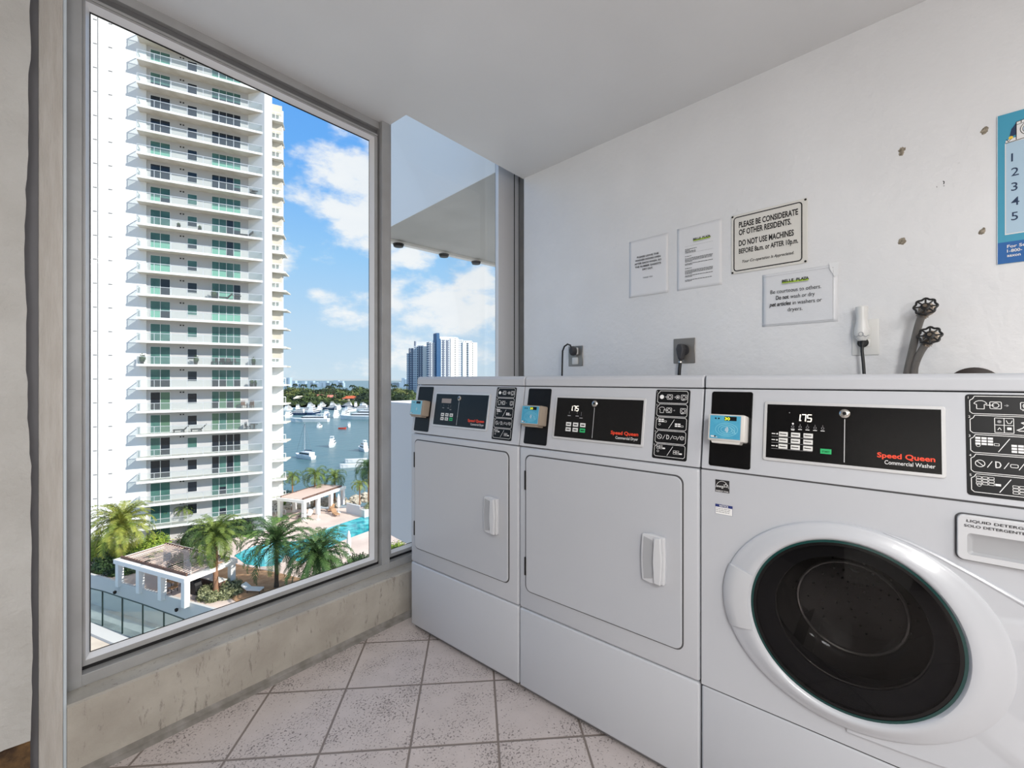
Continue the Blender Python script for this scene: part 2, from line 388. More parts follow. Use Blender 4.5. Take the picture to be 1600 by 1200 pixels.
# concrete curb under the windows
cb = MB(); cb.prism([(1.838, 0), (2.05, 0), (2.05, .205), (1.93, .209), (1.846, .212), (1.838, .207)], .158, 2.45, 'x')
struct(cb.build('wall_curb', m_curb))
fl = MB(); fl.prism([(1.80, 0), (1.839, 0), (1.839, .016), (1.822, .006)], .158, 1.9, 'x'); struct(fl.build('trim_4', mat('grey_sealant', (148, 144, 140), .8, col2=(120, 116, 110), nscale=20)))

# window 1 (large fixed light)
B0 = .209
w1 = struct(empty('window_1', (.7, 1.98, 0)))
def wbox(name, m, x0, x1, y0, y1, z0, z1, par, bv=.0012):
    o = MB().box(x0-par.location.x, x1-par.location.x, y0-par.location.y, y1-par.location.y, z0, z1).build(name, m, par, bv); return o
E0 = EYE
wbox('sill', m_frame, .158, 1.326, 1.93, 2.02, B0, E0-.926, w1)
wbox('jamb', m_frame, .158, .199, 1.928, 2.02, B0, CE, w1)
wbox('head', m_frame, .199, 1.282, 1.955, 2.02, E0+1.257, CE, w1)
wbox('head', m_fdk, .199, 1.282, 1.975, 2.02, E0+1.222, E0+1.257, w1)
wbox('mullion', m_frame, 1.282, 1.326, 1.93, 2.02, E0-.926, CE, w1)
wbox('head', m_frame, .199, 1.27, 1.951, 2.02, E0+1.2145, E0+1.2235, w1)
wbox('shadow_gap', m_gask, .199, 1.282, 1.962, 2.02, E0-.926, E0-.911, w1)
wbox('shadow_gap', m_gap, 1.272, 1.283, 1.975, 2.02, E0-.911, E0+1.222, w1)
def sash(x0, x1, z0, z1, gx0, gx1, gz0, gz1, par):
    """sash with flat faces and glazing beads sloping back to the pane at y=1.98"""
    px, py = par.location.x, par.location.y
    bx0, bx1, bz0, bz1 = gx0 - .012, gx1 + .013, gz0 - .010, gz1 + .014
    fl = MB(); y = 1.955 - py
    def ringf(mb, a, b, ya, yb):
        A = [(a[0]-px, ya, a[2]), (a[1]-px, ya, a[2]), (a[1]-px, ya, a[3]), (a[0]-px, ya, a[3])]
        Bq = [(b[0]-px, yb, b[2]), (b[1]-px, yb, b[2]), (b[1]-px, yb, b[3]), (b[0]-px, yb, b[3])]
        mb.add(A + Bq, [(i, (i+1) % 4, 4+(i+1) % 4, 4+i) for i in range(4)])
    ringf(fl, (x0, x1, z0, z1), (bx0, bx1, bz0, bz1), y, y)
    ringf(fl, (x0, x1, z0, z1), (x0, x1, z0, z1), y, y+.05)
    fl.build('sash', m_frame, par)
    bd = MB(); ringf(bd, (bx0, bx1, bz0, bz1), (gx0, gx1, gz0, gz1), y, 1.979-py); bd.build('glazing_bead', m_framel, par)
    gk = MB(); ringf(gk, (gx0, gx1, gz0, gz1), (gx0+.003, gx1-.003, gz0+.003, gz1-.006), 1.9795-py, 1.9795-py)
    gk.build('gasket', m_gask, par)
    pn = MB().box(gx0-px-.004, gx1-px+.004, 1.981-py, 1.987-py, gz0-.004, gz1+.004); pn.build('pane', m_glass, par)
sash(.2005, 1.272, E0-.911, E0+1.214, .222, 1.241, E0-.884, E0+1.192, w1)
# window 2 (taller, its head hidden above the ceiling edge)
w2 = struct(empty('window_2', (1.75, 1.98, 0)))
wbox('sill', m_frame, 1.326, 2.42, 1.93, 2.02, B0, E0-.926, w2)
wbox('mullion', m_frame, 1.282, 1.327, 1.93, 2.02, CE, CE+.62, w2)
wbox('shadow_gap', m_gask, 1.327, 2.30, 1.962, 2.02, E0-.926, E0-.911, w2)
sash(1.327, 2.20, E0-.911, CE+.6, 1.363, 2.185, E0-.884, CE+.55, w2)
wbox('jamb', m_framel, 2.143, 2.301, 1.925, 1.95, B0, CE+.62, w2)
wbox('jamb', m_gask, 2.298, 2.306, 1.9235, 1.95, B0, CE+.62, w2)
wbox('jamb', m_framel, 2.306, 2.345, 1.925, 1.95, B0, CE+.62, w2)
wbox('jamb', m_frame, 2.345, 2.40, 1.932, 1.96, B0, CE+.62, w2)
wbox('jamb', m_gap, 2.362, 2.368, 1.9315, 1.95, B0, CE+.62, w2)
struct(box('wall_right', m_frame, 2.372, 3.4, 1.74, 1.96, 0, CE+.75))  # unseen filler closing the gap that let sun onto the jamb
# ================================================================== laundry machines
# each machine: local x right along its front, local y into the machine, z up; root at the front-left foot
m_app = mat('white_enamel', (188, 191, 197), .28, spec=.5, coat=.25)
m_appd = mat('white_enamel_door', (184, 187, 193), .3, coat=.2)
m_seam = mat('seam_shadow', (78, 78, 80), .8)
m_plast = mat('white_plastic', (200, 202, 206), .35)
m_plastg = mat('grey_plastic_recess', (164, 166, 170), .45)
m_black = mat('black_gloss_plastic', (10, 10, 12), .2, spec=.35)
m_blackm = mat('black_matte_plate', (16, 17, 20), .35, spec=.25)
m_silver = mat('silver_bezel', (205, 206, 208), .3, metal=.25)
m_ink = mat('black_ink', (22, 20, 22), .7)
m_white = mat('white_print', (232, 232, 232), .6)
m_greyp = mat('grey_print', (150, 150, 152), .6)
m_red = mat('red_orange_print', (235, 70, 40), .6)
m_btn = mat('pale_button', (222, 222, 220), .5)
m_green = mat('green_button', (40, 175, 105), .5)
m_led = mat('white_digits', (250, 246, 236), .5, emit=(255, 244, 225), estr=1.1)
m_yled = mat('yellow_digits', (236, 240, 60), .5, emit=(240, 245, 50), estr=.9)
m_lcdoff = mat('unlit_display', (150, 138, 132), .3)
m_blue = mat('teal_blue_label', (62, 150, 186), .4, col2=(84, 170, 200), nscale=30)
m_blue2 = mat('light_blue_rings', (128, 196, 216), .4)
m_reader = mat('reader_housing', (206, 204, 200), .35)
m_readb = mat('reader_housing_bronze', (150, 138, 124), .4)
m_hinge = mat('dark_hinge', (30, 28, 28), .4, metal=.5)
m_navy = mat('navy_print', (28, 44, 110), .6)
m_key = mat('chrome_lock', (190, 188, 184), .22, metal=.9)

WID = .659
CZ0, CZ1, CSL = .922, 1.143, .037      # console bottom, top, how far its face leans back
Lc = math.hypot(CZ1-CZ0, CSL)
def CON(x=0, y=0):                      # plane of the console's face, y measured up the slope from its lower edge
    upv = Vector((0, CSL/Lc, (CZ1-CZ0)/Lc)); nv = Vector((0, -(CZ1-CZ0)/Lc, CSL/Lc)); p = Vector((0, 0, CZ0)) + upv*y + Vector((x, 0, 0))
    return Matrix(((1, upv.x, nv.x, p.x), (0, upv.y, nv.y, p.y), (0, upv.z, nv.z, p.z), (0, 0, 0, 1)))
FR = Matrix(((1, 0, 0, 0), (0, 0, -1, 0), (0, 1, 0, 0), (0, 0, 0, 1)))   # plane of the cabinet front: x right, y = height, z out
Y_ = lambda z: (z-CZ0)/(CZ1-CZ0)*Lc

def seg7(fl, s, x, y, h, mi, sp=.72):
    S = {'1': 'bc', '7': 'abc', '5': 'afgcd', '3': 'abgcd', '0': 'abcdef'}
    w = h*.5; t = h*.13
    for ch in s:
        if ch == '.': fl.rect(x-h*.12, x-h*.02, y, y+t, mi, .0008); continue
        sh = h*.08
        P = {'a': ((sh, h), (w+sh, h)), 'g': ((sh/2, h/2), (w+sh/2, h/2)), 'd': ((0, 0), (w, 0)), 'f': ((sh/2, h/2), (sh, h)), 'b': ((w+sh/2, h/2), (w+sh, h)),
             'e': ((0, 0), (sh/2, h/2)), 'c': ((w, 0), (w+sh/2, h/2))}
        for k in S.get(ch, ''):
            a, b = P[k]; fl.line((x+a[0], y+a[1]), (x+b[0], y+b[1]), t, mi, .0008)
        x += h*sp
def machine_shell(root, washer=False):
    zs = .317
    # cabinet body
    b = MB()
    if not washer:
        b.rbox(.0025, WID-.0025, 0, .70, zs, .918, .008)
    b.box(.008, WID-.008, .02, .69, .05, .93, 1); b.box(.008, WID-.008, .06, .69, .93, 1.16, 1)
    if not washer: b.build('cabinet', [m_app, m_seam], root)
    else:
        zc, xc, rh = .597, WID/2, .203
        b = MB(); N = 64; pts = []
        for k in range(N):
            a = 2*math.pi*(k+.5)/N; c, s = math.cos(a), math.sin(a)
            tx = ((WID-.0025) - xc if c > 0 else xc-.0025)/abs(c) if abs(c) > 1e-9 else 1e9
            tz = ((.918-zc) if s > 0 else (zc-zs))/abs(s) if abs(s) > 1e-9 else 1e9
            t = min(tx, tz); pts.append(((xc+rh*c, 0, zc+rh*s), (xc+t*c, 0, zc+t*s)))
        for cx_, cz_ in ((WID-.0025, .918), (.0025, .918), (.0025, zs), (WID-.0025, zs)):
            a = math.atan2(cz_-zc, cx_-xc) % (2*math.pi); k = int(a/(2*math.pi)*N - .5 + .5) % N
            pts[k] = (pts[k][0], (cx_, 0, cz_))
        V = [p[0] for p in pts] + [p[1] for p in pts] + [(p[0][0], .03, p[0][2]) for p in pts]
        b.add(V, [(k, (k+1) % N, N+(k+1) % N, N+k) for k in range(N)] + [(k, 2*N+k, 2*N+(k+1) % N, (k+1) % N) for k in range(N)], 0)
        x0, x1 = .0025, WID-.0025
        b.box(x0, x0+.01, .0012, .7, zs, .918); b.box(x1-.01, x1, .0012, .7, zs, .918); b.box(x0+.01, x1-.01, .69, .6995, zs+.001, .917); b.box(x0+.01, x1-.01, .0012, .69, zs, zs+.008); b.box(x0+.01, x1-.01, .0012, .69, .910, .918)
        b.box(.005, WID-.005, .0025, .03, zs-.004, zs+.001, 1); b.box(.005, WID-.005, .0025, .03, .917, .9225, 1); b.box(.008, WID-.008, .03, .69, .05, zs, 1); b.box(.008, WID-.008, .06, .69, .918, 1.16, 1)
        b.build('cabinet', [m_app, m_seam], root)
    MB().rbox(.0025, WID-.0025, 0, .69, .022, zs-.003, .007).build('base_panel', m_app, root)
    lp = MB(); lp.box(.02, WID-.02, .012, .03, .010, .024); lp.build('base_rail', mat_rail, root)
    for x in (.06, WID-.06):
        for y in (.05, .64):
            f = MB(); f.lathe([(.0, 0), (.02, 0), (.02, .008), (.008, .012), (.008, .03), (0, .03)], 14, M=Matrix.Translation((x, y, 0))); f.build('foot', m_hinge, root)
    # console
    c = MB(); pr = [(0, CZ0), (.68, CZ0), (.68, CZ1), (CSL, CZ1)]
    c.prism([(y, z) for y, z in pr], .0025, WID-.0025, 'x'); c.build('console', m_app, root, bevel=.0015)
    # top cap with a rounded front
    c = MB(); pr = [(CSL-.001, CZ1+.003)] + [(CSL-.001+.016-.016*math.cos(t), 1.183-.016+.016*math.sin(t)) for t in [math.radians(10+16*i) for i in range(6)]] + [(.70, 1.184), (.70, CZ1+.003)]
    c.prism(pr, .0025, WID-.0025, 'x'); c.build('top', m_app, root, bevel=.003)
mat_rail = mat('galvanised_rail', (120, 120, 122), .4, metal=.5)

def card_reader(root, style):
    mt = MB(); mt.prism(rrect(.0215, .126, Y_(.932), Y_(1.136), .006), 0, .0018, 'z', 0, CON()); mt.build('card_mount', m_black if style == 'washer' else m_blackm, root, bevel=.0006)
    # housing: a box about 9 cm wide standing out of the plate
    x0, x1 = (.026, .119); y0, y1 = Y_(.999), Y_(1.070); d = .042
    h = MB(); h.rbox(x0, x1, y0, y1, 0.001, d, .005, 2, 0, CON())
    h.prism([(x0+.012, y0-.006), (x1-.014, y0-.006), (x1-.010, y0+.002), (x0+.008, y0+.002)], .006, d-.004, 'z', 0, CON())
    rd = h.build('card_reader', m_reader if style == 'washer' else m_readb, root)
    f = Flat(CON() @ Matrix.Translation((0, 0, d)))
    a0, a1, b0, b1 = x0+.006, x1-.011, y0+.006, y1-.004
    f.rect(a0-.0012, a1+.0012, b0-.0012, b1+.0012, 5, .0003)
    f.rect(a0, a1, b0, b1, 0, .0005)
    cx_, cy_ = (a0+a1)/2+.004, (b0+b1)/2-.006
    for i, r in enumerate((.012, .018, .024)): 
        f.loop([(cx_+r*1.15*math.cos(2*math.pi*k/20), cy_+r*.72*math.sin(2*math.pi*k/20)) for k in range(20)], .0012, 1, .0007)
    for r in (.004, .007, .010): f.path([(cx_-.006+r*math.cos(t), cy_+r*math.sin(t)) for t in [math.radians(-45+15*i) for i in range(7)]], .0012, 2, .0009)
    f.path([(cx_+.010, cy_+.005), (cx_+.019, cy_-.002), (cx_+.022, cy_-.010)], .0022, 1, .0009); f.path([(cx_+.012, cy_-.001), (cx_+.018, cy_-.010)], .0015, 1, .0009)
    f.rect(cx_-.006, a1-.010, b1-.013, b1-.002, 3, .0008)
    if style != 'pale_blue': f.text('30', cx_-.005, b1-.0115, .0105, 4, bold=.012, z=.0011, w=.0125)
    for dx in (.014, .022): f.disc(a0+dx, b1-.008, .0022, 3, .0009)
    f.rect(a0+.004, a0+.020, b0+.003, b0+.0045, 2, .0009); f.disc(a0+.014, b0+.0055, .0022, 3, .0011); f.rect(a0+.003, a0+.012, b0+.005, b0+.0075, 2, .0009)
    f.build('label', [m_blue if style != 'pale_blue' else m_bluef, m_blue2, m_white, m_blackm, m_yled, m_silver], rd)
m_bluef = mat('pale_blue_label', (120, 188, 210), .35)  # paler blue for the window-side dryer's reader label

def display(root, style):
    x0, x1, z0, z1 = (.150, .488, .9615, 1.112) if style != 'washer' else (.154, .497, .9615, 1.112)
    fr_o = rrect(x0, x1, Y_(z0), Y_(z1), .006); 
    c = MB(); c.prism(fr_o, 0, .0045, 'z', 0, CON()); dp = c.build('display_panel', m_silver if style != 'x' else m_app, root, bevel=.0015)
    a0, a1, b0, b1 = x0+.0075, x1-.007, Y_(z0)+.0075, Y_(z1)-.0075
    f = Flat(CON() @ Matrix.Translation((0, 0, .0047)))
    f.rect(a0, a1, b0, b1, 0, .0002)
    kx = a0 + (.152 if style != 'washer' else .162)
    f.line((kx+.0008, b1-.030), (kx+.0008, b0+.006), .0016, 6, .0006)
    if style == 'washer':
        seg7(f, '1.75', a0+.064, b1-.040, .0165, 4)
        f.disc(a0+.050, b1-.020, .0012, 3)
        for i in range(5):
            xx = a0+.058+i*.0155; f.rect(xx-.004, xx+.004, b1-.062, b1-.0605, 1); f.rect(xx-.0035, xx+.0035, b1-.0645, b1-.063, 1) if i == 0 else None
            f.ring(xx, b1-.055, .0028, .0007, 3, n=8); f.rect(xx-.0006, xx+.0006, b1-.050, b1-.048, 3)
        f.disc(a0+.058, b1-.0475, .0022, 1)
        for r in range(3):
            yy = b1-.0805 - r*.0155
            f.rect(a0+.012, a0+.020, yy+.004, yy+.0062, 1); f.disc(a0+.024, yy+.005, .002, 1); f.line((a0+.012, yy-.002), (a0+.10, yy-.002), .0007, 3)
            for cix in range(3):
                xx = a0+.028+cix*.0265; f.rect(xx, xx+.0195, yy-.0005, yy+.0108, 2); f.rect(xx+.004, xx+.0165, yy+.0042, yy+.006, 0, .001); f.ring(xx+.0035, yy+.0055, .0016, .0007, 0, .001, 6)
        f.rect(a0+.116, a0+.138, b1-.116, b1-.104, 7); f.text('START', a0+.127, b1-.1125, .006, 0, w=.015, align='c', z=.0012)
    else:
        if style == 'lit': seg7(f, '1.75', a0+.057, b1-.044, .0165, 4, .75)
        else: f.rect(a0+.040, a0+.102, b1-.040, b1-.020, 8)
        for i, xx in enumerate((a0+.056, a0+.088, a0+.104)):
            f.line((xx, b1-.047), (xx, b1-.055 - .006*(i == 2)), .0008, 3); f.rect(xx-.006, xx+.006, b1-.063 - .006*(i == 2), b1-.0605 - .006*(i == 2), 3)
        for r in range(2):
            for cix in range(3):
                xx = a0+.046+cix*.0285; yy = b1-.098-r*.0180
                mi = 7 if (r == 1 and cix == 2) else 2
                f.rect(xx, xx+.021, yy, yy+.0135, mi); f.rect(xx+.004, xx+.017, yy+.005, yy+.0082, 0, .001)
    rx = a1-.010
    f.text('Speed Queen', rx, b0+.025, .0155, 5, w=.094 if style != 'washer' else .096, align='r', bold=.028)
    f.text('Commercial Washer' if style == 'washer' else 'Commercial Dryer', rx, b0+.011, .0125, 1, w=.083 if style == 'washer' else .076, align='r', bold=.004)
    f.build('display_face', [m_black, m_white, m_btn, m_greyp, m_led, m_red, m_silver, m_green, m_lcdoff], dp)
    k = MB(); k.lathe([(0, .009), (.006, .009), (.0085, .0075), (.0105, .006), (.0105, .003), (0, .003)], 20, M=CON() @ Matrix.Translation((kx+.0005, b1-.017, .001)))
    k.lathe([(0, .0098), (.004, .0098), (.004, .0088)], 12, 1, M=CON() @ Matrix.Translation((kx+.0005, b1-.017, .001)))
    k.build('key_lock', [m_key, m_blackm], dp)

def instructions(root, washer=False):
    x0, x1 = (.517, .620) if not washer else (.527, .640)
    y0, y1 = Y_(.934), Y_(1.139)
    c = MB(); c.prism(rrect(x0, x1, y0, y1, .006), 0, .0012, 'z', 0, CON()); pl = c.build('instruction_panel', m_blackm, root, bevel=.0004)
    f = Flat(CON() @ Matrix.Translation((0, 0, .0013)))
    n = 5; H = (y1-y0-.008)/n
    for i in range(n):
        t = y1-.004-i*H; b = t-H+.0035; l, r = x0+.0055, x1-.006
        f.loop([(l+.008, t), (r-.004, t), (r, t-.004), (r, b+.004), (r-.004, b), (l+.005, b), (l+.001, b+.004), (l+.001, t-.009), (l+.0055, t-.0055)], .0012, 0)
        f.text(str(i+1), l-.0015, t-.0055, .007, 0)
        m = (t+b)/2; w = r-l
        if i == 0 or (i == 1 and not washer):
            if i == 0 and not washer: f.disc(l+.014, m, .0065, 0); f.ring(l+.062, m, .0055, .001, 0); f.disc(l+.062, m, .0025, 0)
            else: f.loop([(l+.010, m+.007), (l+.014, m+.009), (l+.019, m+.009), (l+.023, m+.007), (l+.026, m+.003), (l+.022, m+.001), (l+.022, m-.008), (l+.011, m-.008), (l+.011, m+.001), (l+.007, m+.003)], .0011, 0)
            f.loop(rrect(l+.030, l+.046, m-.007, m+.007, .001, 1), .0011, 0); f.ring(l+.038, m, .0048, .0011, 0, n=12)
            f.line((l+.024, m), (l+.036, m), .0012, 0); f.path([(l+.050, m), (l+.056, m), (l+.053, m+.002)], .001, 1); f.line((l+.056, m), (l+.053, m-.002), .001, 1)
            f.loop(rrect(l+.072, l+.088, m-.007, m+.007, .001, 1), .0011, 0); f.ring(l+.080, m, .0048, .0011, 0, n=12); f.line((l+.074, m-.009), (l+.082, m-.009), .001, 0)
        elif i == 1:
            f.loop([(l+.036, t-.004), (l+.062, t-.004), (l+.062, b+.003), (l+.036, b+.003)], .001, 0); f.line((l+.049, t-.004), (l+.049, b+.003), .001, 0); f.line((l+.036, m), (l+.062, m), .001, 0)
            f.disc(l+.0425, m+.007, .003, 1); f.path([(l+.052, m+.010), (l+.054, m+.004), (l+.058, m+.004), (l+.060, m+.010)], .001, 0); f.path([(l+.040, m-.010), (l+.0425, m-.005), (l+.045, m-.010)], .001, 0); f.rect(l+.053, l+.059, m-.009, m-.004, 0)
            f.path([(l+.066, m-.009), (l+.074, m-.004), (l+.078, m+.003), (l+.072, m+.006), (l+.084, m+.010), (l+.088, m+.006), (l+.078, m-.003), (l+.088, m-.010), (l+.068, m-.010)], .0016, 0)
        elif i in (2, 4):
            rows = 3 if washer else 2
            def keys(X, Y, cols, fill, last):
                for a in range(rows):
                    for q in range(cols):
                        xx, yy = X+q*.0088, Y-a*.0058
                        if fill: f.rect(xx, xx+.0074, yy-.0042, yy, 0)
                        else: f.loop([(xx, yy-.0042), (xx+.0074, yy-.0042), (xx+.0074, yy), (xx, yy)], .0008, 0)
                if last: f.rect(X+cols*.0088, X+cols*.0088+.0078, Y-(rows-1)*.0058-.0042, Y-(rows-1)*.0058, 0)
                else: f.loop([(X+cols*.0088, Y-(rows-1)*.0058-.0042), (X+cols*.0088+.007, Y-(rows-1)*.0058-.0042), (X+cols*.0088+.007, Y-(rows-1)*.0058), (X+cols*.0088, Y-(rows-1)*.0058)], .0008, 0)
            keys(l+.008, t-.0045, 3 if washer else 2, i == 2, i == 4)
            f.line((l+.040, b+.004), (l+.056, t-.005), .0012, 0)
            keys(l+.058, m+.002, 2, i == 2, i == 4)
            f.ring(l+.012, t-.0215, .003, .0008, 0, n=8)
        else:
            f.ring(l+.014, m, .0068, .0012, 0); f.line((l+.009, m+.005), (l+.019, m-.005), .0012, 0)
            for xx in (l+.027, l+.050, l+.070): f.line((xx-.003, m-.007), (xx+.004, m+.006), .0011, 0)
            f.path([(l+.036, m+.006), (l+.036, m-.006), (l+.041, m-.005), (l+.043, m), (l+.041, m+.005), (l+.035, m+.006)], .0016, 0)
            f.loop(rrect(l+.056, l+.066, m-.003, m+.003, .001, 1), .001, 0); f.ring(l+.081, m, .0055, .001, 0, n=10)
            for q in range(3): f.line((l+.077+q*.004, m-.004), (l+.079+q*.004, m+.004), .0009, 0)
    f.build('symbol_print', [m_white, m_greyp], pl)

def dryer(name, Yl, label, style):
    root = empty(name, (1.30, Yl, 0), -math.pi/2)
    tag(root, label, 'dryer')
    machine_shell(root)
    card_reader(root, 'pale_blue' if style == 'off' else 'dryer'); display(root, style); instructions(root)
    # door with rounded corners, a dark plate behind standing in for the shaded gap
    g = MB(); g.prism(rrect(.0315, .6125, .3860, .8930, .024, 6), -.001, .0012, 'z', 0, FR); g.build('door_gap_shade', m_seam, root)
    g = MB(); g.prism(rrect(.0375, .6090, .390, .889, .022, 6), .001, .0065, 'z', 0, FR); d = g.build('door', m_appd, root, bevel=.0028)
    # handle: white frame with a scooped grey recess on its left
    h = MB(); hx0, hx1, hz0, hz1 = .491, .563, .564, .710
    n = 10
    ol = [(hx0+.004, hz0+.004)] + [(hx0 + .004 - .004*math.sin(math.pi*i/n), hz0+.004 + (hz1-hz0-.008)*i/n) for i in range(1, n)] + [(hx0+.004, hz1-.004), (hx0+.03, hz1), (hx1, hz1-.004), (hx1+.002, (hz0+hz1)/2), (hx1, hz0+.004), (hx0+.03, hz0)]
    h.prism(ol, .006, .020, 'z', 0, FR)
    h.prism([(hx0+.044, hz0+.006), (hx1-.008, hz0+.004), (hx1-.004, hz0+.07), (hx1-.008, hz1-.004), (hx0+.044, hz1-.006), (hx0+.040, hz0+.07)], .020, .030, 'z', 0, FR)
    ho = h.build('door_handle', m_plast, d, bevel=.003)
    q = MB(); q.prism([(hx0+.010, hz0+.010), (hx0+.034, hz0+.016), (hx0+.042, hz0+.040), (hx0+.042, hz1-.040), (hx0+.034, hz1-.016), (hx0+.010, hz1-.010), (hx0+.0065, (hz0+hz1)/2)], .0195, .0215, 'z', 0, FR)
    tag(q.build('handle_recess', m_plastg, d), 'grey scooped finger recess')
    for a, b_ in ((.446, .513), (.762, .833)):
        q = MB(); q.box(.0315, .0395, -.008, .004, a, b_); q.build('hinge', m_hinge, root, bevel=.0015)
    return root
dryer('clothes_dryer', 1.7235, 'white front-loading dryer beside the window, its small display unlit', 'off')
dryer('clothes_dryer', 1.0645, 'middle white dryer standing between the window-side dryer and the big front-load washer', 'lit')

# ------------------------------------------------------------------ washer
wr = empty('washing_machine', (1.30, .4055, 0), -math.pi/2)
tag(wr, 'white front-loading washing machine with large round dark glass door', 'washing machine')
machine_shell(wr, True); card_reader(wr, 'washer'); display(wr, 'washer'); instructions(wr, True)
zc, xc = .597, WID/2
m_drum = mat('brushed_drum_steel', (64, 61, 58), .85, spec=.15)
m_rub = mat('grey_black_gasket', (22, 22, 24), .9, spec=.1)
m_dglass = glassy('tinted_door_glass', (.80, .80, .82), fres=1.5, fmul=.45)
m_bowl = glassy('inner_glass_bowl', (.86, .86, .86), fres=1.5, fmul=.6)
m_rimg = mat('glossy_bowl_rim', (96, 94, 92), .12, metal=.8)
m_teal = mat('teal_glass_edge', (20, 62, 60), .12)
DM = Matrix(((1, 0, 0, xc), (0, 0, -1, 0), (0, 1, 0, zc), (0, 0, 0, 1)))      # local z out of the front
def zr(r): return r if r < .203 else .203 + (r-.203)*.52
# swoosh panel moulded round the door and running off to the right
sw = MB(); P = [(.30, .831), (.345, .833), (.395, .8285), (.44, .8155), (.487, .796), (.54, .770), (.60, .738), (WID-.003, .706), (WID-.003, .392), (.60, .375), (.54, .362), (.48, .356), (.40, .352), (.33, .350)]
circ = [(xc + .2045*math.cos(a), zc + .2045*math.sin(a)) for a in [math.radians(t) for t in range(-90, 91, 6)]]
V = [(x, z, .007) for x, z in P] ; 
# outer ring strip between the outline and the door circle (right half), slightly raised
m_ = len(circ); outer = []
def on_outline(t):
    segs = P[::-1]; L_ = [0]
    for i in range(1, len(segs)): L_.append(L_[-1] + math.dist(segs[i], segs[i-1]))
    d = t*L_[-1]
    for i in range(1, len(segs)):
        if d <= L_[i] + 1e-9:
            k = (d-L_[i-1])/(L_[i]-L_[i-1]); return (segs[i-1][0]+(segs[i][0]-segs[i-1][0])*k, segs[i-1][1]+(segs[i][1]-segs[i-1][1])*k)
    return segs[-1]
nn = 60
inn = [(xc + .205*math.cos(a), zc + .205*math.sin(a)) for a in [math.radians(-90+180*i/nn) for i in range(nn+1)]]
out = [on_outline(i/nn) for i in range(nn+1)]
V = [(x, z, .004) for x, z in inn] + [((x*.94+inn[i][0]*.06), (z*.94+inn[i][1]*.06), .006) for i, (x, z) in enumerate(out)] + [(x, z, .0) for x, z in out]
n1 = nn+1
sw.add(V, [(i, i+1, n1+i+1, n1+i)[::-1] for i in range(nn)] + [(n1+i, n1+i+1, 2*n1+i+1, 2*n1+i)[::-1] for i in range(nn)], 0, FR, True)
rg = [(x, z) for x, z in P[2:8]]
sw.tube([FR @ Vector((x, z, .003)) for x, z in rg], [.001, .003, .0045, .005, .005, .005], 8)
sw.build('front_moulding', m_app, wr)
dmb = MB()
prof = [(.1985, .004), (.1985, .016), (.203, .022), (.210, .0235), (.222, .022), (.240, .017), (.254, .0125), (.2605, .0115), (.265, .009), (.2675, 0)]
dmb.lathe(prof, 96, 0, DM, zr=zr)
door = dmb.build('door', m_app, wr)
# inset grip on the left of the door ring
gp = MB(); A = [math.radians(t) for t in range(160, 204, 4)]
V = []
for a in A:
    for r, h in ((.2035, .0245), (.236, .0215), (.2615, .0135), (.2685, .004)):
        V.append(((r*math.cos(a)), (zr(r)*math.sin(a)), h+.0025))
F = []
for i in range(len(A)-1):
    for j in range(3): F.append((i*4+j, i*4+j+1, (i+1)*4+j+1, (i+1)*4+j)[::-1])
for i in (0, len(A)-1): F.append(tuple(i*4+j for j in range(4)))
gp.add(V, F, 0, DM, True); gp.build('door_grip', m_plast, door)
tr = MB(); tr.lathe([(.1995, .010), (.1995, .0155), (.193, .0165), (.1925, .010)], 96, 0, DM, closed=True); tag(tr.build('glass_edge', m_teal, door), 'teal-green glass edge')
tr = MB(); tr.lathe([(.193, .006), (.193, .0150), (.186, .0155), (.1855, .006)], 96, 0, DM, closed=True); tr.build('glass_rim', m_black, door)
gl = MB(); gl.lathe([(0, .0260), (.06, .0250), (.12, .0215), (.165, .0172), (.19, .0148)], 64, 0, DM); gl.build('door_glass', m_dglass, door)
bw = MB(); bw.lathe([(.1485, -.022), (.1475, -.036), (.144, -.07), (.136, -.095), (.118, -.113), (.09, -.122), (.0, -.128)], 72, 0, DM); bw.build('glass_bowl', m_bowl, door)
bt = MB(); bt.lathe([(.150, -.020), (.162, -.016), (.172, -.008), (.180, -.004), (.192, -.002), (.202, 0), (.202, -.006), (.150, -.030)], 72, 0, DM, closed=True)
bt.build('bowl_clamp_ring', m_rub, door)
bl = MB(); bl.lathe([(.215, -.03), (.205, -.05), (.188, -.052), (.182, -.07), (.195, -.085), (.2, -.1), (.182, -.112), (.178, -.13)], 72, 0, DM); bl.build('rubber_gasket', m_rub, wr)
br = MB(); br.tube([DM @ Vector((.112*math.cos(a), .112*math.sin(a), -.108)) for a in [2*math.pi*i/64 for i in range(65)]], .0042, 8, cap=False); br.build('bowl_rim', m_rimg, door)
br = MB(); br.tube([DM @ Vector((.150*math.cos(a), .150*math.sin(a), -.03)) for a in [2*math.pi*i/64 for i in range(65)]], .0022, 8, cap=False); br.build('bowl_rim', m_rimg, door)
dm = MB(); dm.lathe([(.178, -.128), (.20, -.135), (.235, -.14), (.24, -.16), (.24, -.43), (.225, -.45), (.12, -.455), (.05, -.44), (0, -.438)], 72, 0, DM)
for k in range(3):
    a = math.radians(90+120*k); dm.prism([(-.03, -.242), (.03, -.242), (.012, -.19), (-.012, -.19)], -.42, -.16, 'z', 0, DM @ Matrix.Rotation(a, 4, 'Z'))
dm.build('drum', m_drum, wr)
fm = MB()
